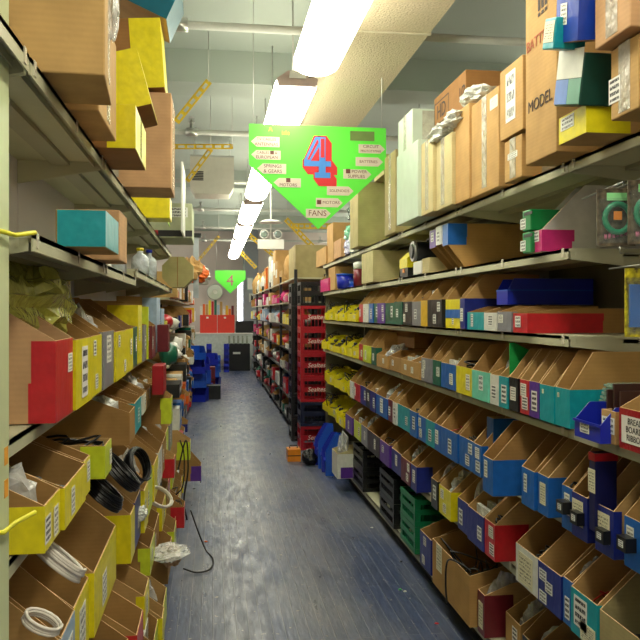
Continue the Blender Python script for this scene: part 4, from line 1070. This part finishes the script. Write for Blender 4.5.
lyb(-.15, .2, 3.80, 4.0, ZL+.0, .52, 'brown corrugated carton standing behind the tall pinkish carton', CBD, flaps=False, group=GL) if False else None
lyb(-.243, .24, 4.44, 4.65, ZL, .127, 'small plain yellow box on left top shelf past the tall carton', mat('tape_yellow', PAL['yellow'], .34), flaps=False, group=GL)
t = lbox(-.15, .34, 192, 194, ZL, .25, 'grey-green box with red and black bottom band, left top shelf', m=mat('sage_carton', '#b3b896', .6), flaps=False, group=GL)
dd = max(v.co.y for v in t.children[0].data.vertices)
MB().box(-.172, -.07, -dd-.0015, -dd, .01, .055).build('red_print_band', mat('red_print', '#b01822', .35), t)
MB().box(-.07, .172, -dd-.0015, -dd, .01, .055).build('black_print_band', BLACKP, t)
MB().box(0, .14, -.0008, 0, 0, .07).build('paper_label', LAB[1], t, (0, -dd-.0006, .15))
t = thing('flat_panel', 'white framed panel standing upright on the left top shelf', 'panel', (-.21, 5.15, ZL+.001))
MB().box(0, .012, 0, .5, 0, .46).build('panel_sheet', WHITEP, t)
t = thing('flat_panel', 'lime green card leaning on the left top shelf before the white panel', 'panel', (-.27, 4.7, ZL+.14), rot=(0, math.radians(-14), 0))
MB().box(0, .004, 0, .2, 0, .36).build('panel_sheet', mat('lime_card', '#b8e020', .5), t)
t.location.z = ZL+.002
# second shelf of left
lbox(-.278, .125, 105, 118, 1.767, .098, 'teal box overhanging the left sixth shelf', m=CBL, tcol='teal', band=.12, flaps=False)
lbox(-.33, .35, 109, 122, 1.767, .19, 'brown carton behind the teal box on left sixth shelf', m=CBP) if False else None
yy = y_at(119.5, -.30)
carton('cardboard_box', 'brown carton just beyond the teal box on left sixth shelf', 'box', -.42, -.30, yy, yy+.22, 1.767, 1.93, CBP, front='+X')
WH = clear_plastic('hazy_wrap', '#ccd4dc', .9)
for j, (px, r, h, lab) in enumerate([(131, .045, .24, 'plastic-wrapped tube'), (140, .05, .16, 'clear bottle'), (149, .05, .2, 'blue-capped clear bottle')]):
    X = -.42; Y = y_at(px, X) if px != 131 else 3.45
    zz = 1.767 if Y < 3.8 else 1.812
    t = thing('wrapped_bottle', f'{lab} standing on left sixth shelf past the teal box', 'bottle', (X, Y, zz))
    MB().lathe([(r, 0), (r, h*.6), (r*.75, h*.72), (r*.35, h*.8), (r*.35, h*.9)], 14).build('bottle_body', WH, t)
    MB().lathe([(r*.42, h*.9), (r*.42, h)], 12).build('cap', [CHROME, YELP, BLUEP][j], t)
bag('white crumpled packing under the bottles, left sixth shelf', (-.45, 3.05, 1.767), (.06, .13, .05), WRAP, 41)
# octagonal cardboard disc
Y = 6.7; X = x_at(177.5, Y); z = z_at(271.5, X, Y); r = 16.5*depth(X, Y)/F
t = thing('octagonal_box', 'beige octagonal carton end jutting out past the left bottles', 'box', (X, Y, z))
pts = [(r*math.cos(PI/8+PI/4*i), r*math.sin(PI/8+PI/4*i)) for i in range(8)]
MB().prism_xz(pts, 0, .3).build('carton', CBG, t); MB().prism_xz([(-.003, -r*.9), (.003, -r*.9), (.003, r*.9), (-.003, r*.9)], -.001, 0).build('flap_seam', CBD, t)
t.location.z = 1.812 + r*math.cos(PI/8) + .001
# yellow tall boxes near end of fifth shelf
lbox(-.36, .12, 142.5, 144, 1.322+.345, .0001, 'x x x x', m=None) if False else None
# yellow plastic bag between bins
o = MB().blob((0, 0, 0), (.1, .42, .13), 12, .35, 26, freq=2.6).build('plastic_bag', YBAG, None, (-.55, 2.45, 1.60))
o.location.z = 1.60
tag(o, 'translucent bag of yellow packets slumped over the left fifth shelf bins', 'bag')
# maroon red box hanging by row 3/4
Y = 4.6
def nbox(px0, px1, py0, py1, Y, D, label, m=None, **k):
    X0, X1 = x_at(px0, Y), x_at(px1, Y); z0, z1 = z_at(py1, X1, Y), z_at(py0, X1, Y)
    return carton('cardboard_box', label, 'box', X0, X1, Y, Y+D, z0, z1, m, front='+X', flaps=False, **k)
REDB = mat('red_box_print', '#a01420', .35, var=.1)
nbox(152, 163.5, 366, 395, 4.35, .25, 'red box jutting from left fourth shelf under a brown tray', REDB)
nbox(157, 168, 325, 352, 5.2, .2, 'dark red box jutting from left fifth shelf', mat('tape_maroon', PAL['maroon'], .34))

# bins sticking out far left
def jut(px0, px1, pyt, pyb, Y, colr, label, c='cables', D=.28, hb=1.5):
    X0, X1 = x_at(px0, Y), x_at(px1, Y); z0, z1 = z_at(pyb, X1, Y), z_at(pyt, X1, Y); w = .16
    t = thing('cardboard_bin', label, 'bin', (X1, Y+w/2, max(z0, .002)), PI/2)
    bin_parts(t, w, D, z1-max(z0, .002), (z1-z0)*hb, .1, colr, X1-X0, labels=1)
    bpy.context.view_layer.update()
    if c: content(c, t, label.replace('bin', 'bin contents') if False else f'{ {"cables":"black cables","bag":"clear bag","parts":"black parts","wrapped":"white wrapped part"}[c]} in the {label.split(" jutting")[0]} jutting at left', w, D, z1-z0, (z1-z0)*hb, int(px0))
    return t
jut(176, 190, 442, 460, 5.95, 'lime', 'lime yellow bin jutting into aisle above the purple one at left', 'cables')
jut(163, 174, 459, 478, 4.9, 'red', 'small red bin jutting out between left shelves near black cable', 'parts')
jut(191, 201, 466, 481, 6.7, 'purple', 'purple bin jutting low into the aisle at left', 'parts', hb=1.9)
jut(172, 184, 507, 528, 5.2, 'red', 'dark red low bin jutting at left above the wrapped foil', 'cables')
jut(160, 171, 398, 424, 4.6, 'lime', 'lime narrow bin jutting beside the white packet at left', 'wrapped')

# cables on the left
def cthing(label, mb, m, nm='cable_coil', cat='cable'):
    return tag(mb.build(nm, m), label, cat)
def on(px, py, Y): x = x_at(px, Y); return (x, Y, z_at(py, x, Y))
b = MB(); coil(b, on(60, 560, 2.05), .075, .0052, 6, (.15, .75, .5), seed=1, jit=.03, squash=.75); cthing('thick white cable coil in left third shelf bin', b, CABW)
b = MB(); coil(b, on(42, 622, 1.86), .045, .0045, 4, (.25, .5, .3), seed=2, jit=.03, squash=.8); cthing('small white cable coil low in the nearest left third shelf bin', b, CABW)
b = MB(); coil(b, on(104, 492, 2.72), .075, .0038, 11, (.25, .7, .5), seed=3, jit=.12); cthing('black cable coil draped in bin on left third shelf, nearest one', b, CABB)
b = MB(); coil(b, on(121, 472, 3.05), .085, .0038, 10, (.3, .8, .5), seed=4, jit=.12); cthing('black cable coil lying behind the nearest black coil', b, CABB)
b = MB(); coil(b, on(138, 466, 3.3), .07, .004, 12, (.6, 1.1, .3), seed=14, squash=1.2, jit=.12); cthing('upright black cable coil on left third shelf above navy bin', b, CABB)
p = on(160, 497, 4.1); b = MB(); coil(b, (p[0], p[1], p[2]), .075, .006, 4, (.9, .5, .4), seed=5, squash=.7); cthing('white cable loops hanging out over the aisle at left', b, CABW)
b = MB(); pts = [on(178, 470, 5.6), on(186, 440, 5.6), on(188, 470, 5.6), on(184, 500, 5.6), on(187, 520, 5.6)]; b.tube(smooth(pts), .006, 6)
b.tube(smooth([on(180, 440, 5.5), on(184, 455, 5.5), on(183, 485, 5.5), on(176, 495, 5.5)]), .005, 6); cthing('black cables dangling over the bins at left, past lime bin', b, CABB, 'dangling_cable')
q = [(-.15, 5.3, .25), (-.1, 5.25, .12), (-.05, 5.2, .012), (.0, 5.0, .01), (-.02, 4.8, .01), (-.1, 4.75, .01), (-.18, 4.8, .02)]
b = MB(); b.tube(smooth(q), .0055, 7); cthing('black cable looping onto the floor at left', b, CABB, 'loose_cable')
bag('shiny clear plastic wrap spilling over the lower left bins', on(170, 556, 4.0)[:2] + (.345,), (.085, .13, .03), CLEAR, 51)
bag('brown paper bag bulging from the left lower bins', (on(176, 575, 4.0)[0]-.04, 4.2, .245), (.06, .09, .06), CBP, 52, amp=.15)
bag('small white packet caught between lower left bins', (on(150, 528, 3.3)[0]-.05, 3.4, .70), (.03, .05, .03), WRAP, 53)

# ------------------------------------------------------------------ far runs
FARC = ['red', 'yellow', 'white', 'blue', 'orange', 'teal', 'tan', 'pink', 'black', 'navy', 'gold', 'paleblue', 'maroon', 'green', 'purple']
MM = {c: (tape(c) if c != 'tan' else CBL) for c in FARC}
def fill(side, X, y0, y1, levels, step, zh, cols, nm):
    for li, z in enumerate(levels):
        y = y0; n = 0
        while y < y1 - .1:
            w = random.uniform(*step); n += 1
            if y + w > y1: break
            c = random.choice(cols[li] if isinstance(cols[0], list) else cols); h = random.uniform(.45, .95) * zh
            kind = random.random(); xo = random.uniform(-.05, .03)
            lv = ['bottom', 'second', 'third', 'fourth', 'fifth', 'sixth', 'seventh'][li]
            cn = COLN.get(c, c)
            up = 'right' if side > 0 else 'left'
            D = random.uniform(.2, .32); s = side
            if kind < .4:
                o = MB().blob((0, 0, 0), (D/2, w/2*.95, h/2), n+li*7, .18, 10, freq=2.2, floor=-h/2*.9).build('parts_bag', MM[c], None, (X + s*(D/2 + .03 + xo), y+w/2, z+h/2*.9+.003))
                tag(o, f"{cn} bag of parts, {nm} {lv} shelf, {ORD[min(n,40)]} item from near end", 'bag', f'things on the {nm} {lv} shelf')
            elif kind < .75:
                t = thing('parts_box', f"{cn} box of parts, {nm} {lv} shelf, {ORD[min(n,40)]} item from near end", 'box', (X + s*(D/2+.02+xo), y+w/2, z+.003), 0, f'things on the {nm} {lv} shelf')
                MB().box(-D/2, D/2, -w/2+.004, w/2-.004, 0, h).build('carton', MM[c], t)
                MB().box(-D/2-.001 if s > 0 else D/2, -D/2 if s > 0 else D/2+.001, -w*.3, w*.3, h*.3, h*.65).build('paper_label', MM['white'], t)
            else:
                t = thing('cardboard_bin', f"{cn} open bin, {nm} {lv} shelf, {ORD[min(n,40)]} item from near end", 'bin', (X + s*(.01+xo), y+w/2, z+.003), -s*PI/2, f'things on the {nm} {lv} shelf')
                bin_parts(t, w-.01, .3, h*.6, min(h, .27), .1, c if c != 'tan' else None, .08, labels=1)
            y += w + .004
FRL = [.1, .42, .76, 1.08, 1.42, 1.74, 2.05]
BLKS = mat('black_shelf_paint', '#202022', .5)
for i in range(5):
    a = 9.86 + i*2.2; b = a + 2.2
    t = thing('shelving_unit', f'dark steel shelving unit beyond the crate stack on the right, {ORD[i+1]} of the run', 'shelving', (1.25, a, 0), 0, 'far right shelving units')
    MB().box(.21, .23, 0, 2.2, 0, 2.1).build('back_panel', BLKS, t)
    MB().box(-.21, -.17, 0, .04, 0, 2.15).build('upright', BLKS, t)
    for z in FRL: MB().box(-.21, .21, .045, 2.19, z-.02, z).build('shelf', STEEL if z > 1.5 else BLKS, t)
PK = [['black', 'red', 'green', 'maroon', 'teal'], ['black', 'green', 'white', 'navy', 'red'], ['red', 'tan', 'black', 'maroon', 'white'], ['red', 'pink', 'white', 'tan', 'gold'], ['orange', 'yellow', 'white', 'paleblue', 'red'],
      ['pink', 'white', 'red', 'tan', 'pink'], ['red', 'white', 'pink', 'tan', 'paleblue']]
fill(1, 1.04, 10.05, 20.8, FRL[:6], (.28, .6), .26, PK, 'far right')
fill(1, 1.04, 11.5, 20.8, [0, 0, 0, 0, 0, 0, 2.05][6:], (.3, .6), .65, [['tan', 'tan', 'white', 'tan', 'orange', 'gold', 'tan']], 'far right top and')
ya = 9.95; X0 = x_at(290, 10.9)
c = carton('cardboard_box', 'very large cream carton on top of the shelving behind the red crates', 'box', 1.08, 1.5, 10.1, 11.0, 2.053, 2.49, CBG)
FLL = [.1, .42, .76, 1.08, 1.42, 1.74]
for i in range(4):
    a = 7.45 + i*2.3
    t = thing('shelving_unit', f'steel shelving unit far along the left, {ORD[i+1]} of the farther run', 'shelving', (-.62, a, 0), 0, 'far left shelving units')
    MB().box(-.23, -.21, 0, 2.3, 0, 2.0).build('back_panel', GREYB, t)
    MB().box(-.2, -.16, 0, .04, 0, 2.0).build('upright', BLKS, t)
    for z in FLL: MB().box(-.21, .2, .045, 2.29, z-.02, z).build('shelf', STEEL, t)
PL = [['blue', 'blue', 'black', 'red', 'navy'], ['blue', 'orange', 'black', 'blue', 'white'], ['black', 'white', 'tan', 'blue'], ['white', 'tan', 'black', 'green'], ['purple', 'gold', 'black', 'white', 'red', 'navy'], ['white', 'orange', 'black', 'tan', 'paleblue', 'red']]
fill(-1, -.35, 7.6, 16.4, FLL, (.25, .55), .27, PL, 'far left')
# orange and white bags high on the left
for j, (px, py, Y, m, r) in enumerate([(199, 268, 9.5, 'orange', .16), (203, 283, 10.2, 'white', .15), (196, 290, 9.0, 'tan', .14)]):
    x, y, z = on(px, py+10, Y); bag(f"{['orange and red','white and orange','brown'][j]} bag atop the far left shelving", (x-.08, y, 1.955), (r, r, .15), MM[m], 60+j)
# hanging black screen bracket far left (post with a black top)
t = thing('shelf_post', 'pale post with a black cap rising beyond the left top boxes', 'post', (x_at(196, 9.0), 9.0, 1.76))
MB().box(-.03, .03, -.03, .03, 0, z_at(238, 0, 9)-1.76).build('post_body', mat('pale_blue_grey_paint', '#a9b2ba', .5), t)
zz = z_at(238, 0, 9)-1.76; MB().box(-.12, .06, -.04, .04, zz, zz+.05).build('cap', BLACKP, t)

# ------------------------------------------------------------------ far end of the aisle
def fz(py, Y=20): return z_at(py, .3, Y)
t = thing('work_table', 'white-fronted table across the far end of the aisle', 'table', (.35, 21.8, 0))
zt = z_at(333, .3, 21.5)
MB().box(-1.3, .75, -.3, .4, zt-.03, zt).build('table_top', WHITEP, t)
MB().box(-1.3, .75, -.28, -.26, .3, zt-.03).build('front_panel', mat('pale_grey_panel', '#b9c0bd', .6), t)
for sx in (-1.25, .7):
    MB().box(sx-.02, sx+.02, -.26, .38, 0, zt-.03).build('leg', CHROME, t)
REDC = mat('bright_red_case', '#dc3a2c', .4, var=.05)
for j, (a, b) in enumerate(((200, 217), (217.6, 234.5))):
    x0, x1 = x_at(a, 21.6), x_at(b, 21.6); z1 = z_at(315, .2, 21.6)
    t = thing('storage_case', f"bright red case on the far table, {('left','right')[j]} one", 'case', ((x0+x1)/2, 21.6, zt+.001), 0, 'red cases on the far table')
    MB().box(-(x1-x0)/2, (x1-x0)/2, 0, .4, 0, z1-zt).build('case_body', REDC, t)
    MB().box(-.06, .0, -.006, 0, (z1-zt)*.8, (z1-zt)*.9).build('paper_label', WHITEP, t)
x0, x1 = x_at(234.8, 21.6), x_at(247, 21.6)
carton('equipment_case', 'black case on the far table right of the red cases', 'case', x0+.03, x0+.03+.5, 21.6, 21.95, zt, z_at(321, .5, 21.6), BLACKP, flaps=False)
zr = z_at(315, .2, 21.6)
cl = ['white', 'orange', 'tan', 'yellow', 'red', 'green', 'paleblue', 'tan', 'white', 'gold', 'orange', 'maroon']
for j in range(12):
    a = 200 + j*2.85; x0, x1 = x_at(a, 21.8), x_at(a+2.4, 21.8)
    carton('parts_box', f"{COLN.get(cl[j], cl[j])} package on the far red cases, {ORD[j+1]} from the left", 'box', x0, x1, 21.7, 21.9, zr, zr+random.uniform(.15, .42), MM[cl[j]], flaps=False, group='packages on the far red cases')
t = thing('open_bin', 'black open bin with tubes standing at the far end of the aisle', 'bin', (x_at(238.5, 21), 21, .001))
w = (x_at(250, 21)-x_at(227, 21))/2; zt2 = z_at(344, .5, 21)
b = MB(); b.box(-w, w, 0, .01, 0, zt2).box(-w, w, .39, .4, 0, zt2).box(-w, -w+.01, 0, .4, 0, zt2).box(w-.01, w, 0, .4, 0, zt2).box(-w, w, 0, .4, 0, .01); b.build('bin_body', BLACKP, t)
MB().box(-.15, .05, -.004, 0, zt2*.62, zt2*.7).build('paper_label', WHITEP, t)
for j in range(5):
    o = MB().tube([(0, 0, 0), (.05*(j-2)*.3, 0, zt2+.2)], .03, 8).build('tube', mat('grey_tube', '#7d8478', .6), None, (t.location.x - w*.7 + j*w*.35, 21.2, .02))
    tag(o, f'grey tube standing in the far black bin, {ORD[j+1]} from left', 'tube', 'tubes in the far black bin')
for j, (px, col_) in enumerate(((209, 0), (218, 1), (226.5, 0))):
    for i in range(5 if j != 1 else 3):
        X = x_at(px, 20.5); hh = .15
        t = thing('stacking_bin', f"blue stacking bin before the far table, {('left','middle','right')[j]} column, {ORD[i+1]} from floor", 'bin', (X, 20.5, .002+i*.152), 0, 'blue stacking bins by the far table')
        bin_parts(t, .14, .26, .07, .14, .05, plastic=BLUEP if col_ == 0 else BLUEP2, labels=0)
for j in range(2):
    X = x_at(200 + 6*j, 19); t = thing('stacking_bin', f"large blue bin on the floor at far left, {('left', 'right')[j]} one", 'bin', (X, 19, .002), 0)
    bin_parts(t, .15, .35, .25, .5, .1, plastic=BLUEP2, labels=0)
for j, (px, Y, c_, n_) in enumerate([(203, 14.6, 'b', 3), (209, 15.3, 'r', 2), (212, 16.0, 'b', 3), (198, 13.8, 'b', 4), (214, 14.2, 'o', 1)]):
    for i in range(n_):
        X = x_at(px, Y); w_ = .26
        if c_ == 'b':
            t = thing('stacking_bin', f"blue bin stacked on the floor by the far left shelves, {ORD[j+1]} pile, {ORD[i+1]} up", 'bin', (X+.02*(i % 2), Y, .002+i*.25), .2*(i-1), 'blue bins piled at the far left')
            bin_parts(t, w_, .3, .12, .24, .08, plastic=BLUEP2 if i % 2 else BLUEP, labels=0)
        else:
            carton('cardboard_box', f"{'dark red' if c_ == 'r' else 'black'} box on the floor by the far left shelves, {ORD[i+1]} up", 'box', X-.15, X+.12, Y, Y+.3, .002+i*.26, .25+i*.26, tape('maroon') if c_ == 'r' else BLACKP, flaps=False)
# wall fan, picture and breaker box on far wall
t = thing('wall_fan', 'grey round fan on the far wall', 'fan', SP(215, 292, 22.7))
MB().lathe([(.22, .0), (.24, .06), (.22, .12)], 18, axis='y').build('fan_cage', CHROME, t)
MB().lathe([(.06, -.03), (.07, .0)], 12, axis='y').build('hub', WHITEP, t)
t = thing('notice_board', 'pale framed notice on the grey column at far end', 'notice', SP(250, 290, 22.45))
MB().box(-.09, .09, 0, .03, 0, .36).build('frame', mat('pale_green_frame', '#9fc0b0', .5), t); MB().box(-.07, .07, -.004, 0, .02, .34).build('sheet', WHITEP, t)
t = thing('wall_telephone', 'grey box on the column below the framed notice', 'wall box', SP(252, 302, 22.4))
MB().box(-.08, .08, 0, .09, 0, .25).build('box_body', CHROME, t); MB().box(-.03, .03, -.02, 0, .05, .2).build('handset', BLACKP, t)

# small litter on the floor
for j, (px, py, m) in enumerate([(380, 515, 'white'), (372, 528, 'white'), (401, 562, 'black'), (400, 590, 'deepgreen'), (437, 624, 'red'), (405, 592, 'white'), (206, 542, 'orange')]):
    # solve ground point
    dpt = H*F/(py-HY); u = (px-CX)/F*dpt; X = dpt*sn + u*cs; Y = dpt*cs - u*sn
    o = MB().blob((0, 0, 0), (.012, .009, .004), j, .3, 8).build('litter_scrap', mat('tape_' + m, PAL[m], .34), None, (X, Y, .004))
    tag(o, f"tiny {COLN.get(m, m)} scrap on the floor, {['left of green crates','before black crates','right of centre','lower right','bottom right corner','beside the green scrap','near the left bins'][j]}", 'litter')

# ------------------------------------------------------------------ world / view
w = bpy.data.worlds.new('world'); S.world = w; w.use_nodes = True
w.node_tree.nodes['Background'].inputs[0].default_value = (.05, .05, .05, 1)
S.view_settings.view_transform = 'Standard'; S.view_settings.look = 'None'; S.view_settings.gamma = 1; S.view_settings.exposure = .15
S.view_settings.use_curve_mapping = False
# strip throwaway empties
for o in list(bpy.data.objects):
    if o.name.startswith('x') and o.type == 'EMPTY' and o.name not in S.objects: bpy.data.objects.remove(o)
seen = {}
for o in S.objects:
    if o.parent is None and 'label' in o:
        seen.setdefault(o['label'], []).append(o.name)
for l, n in seen.items():
    if len(n) > 1: print('DUPL', l, n)
    if len(l.replace(',', ' ').split()) > 16: print('LONG', l)
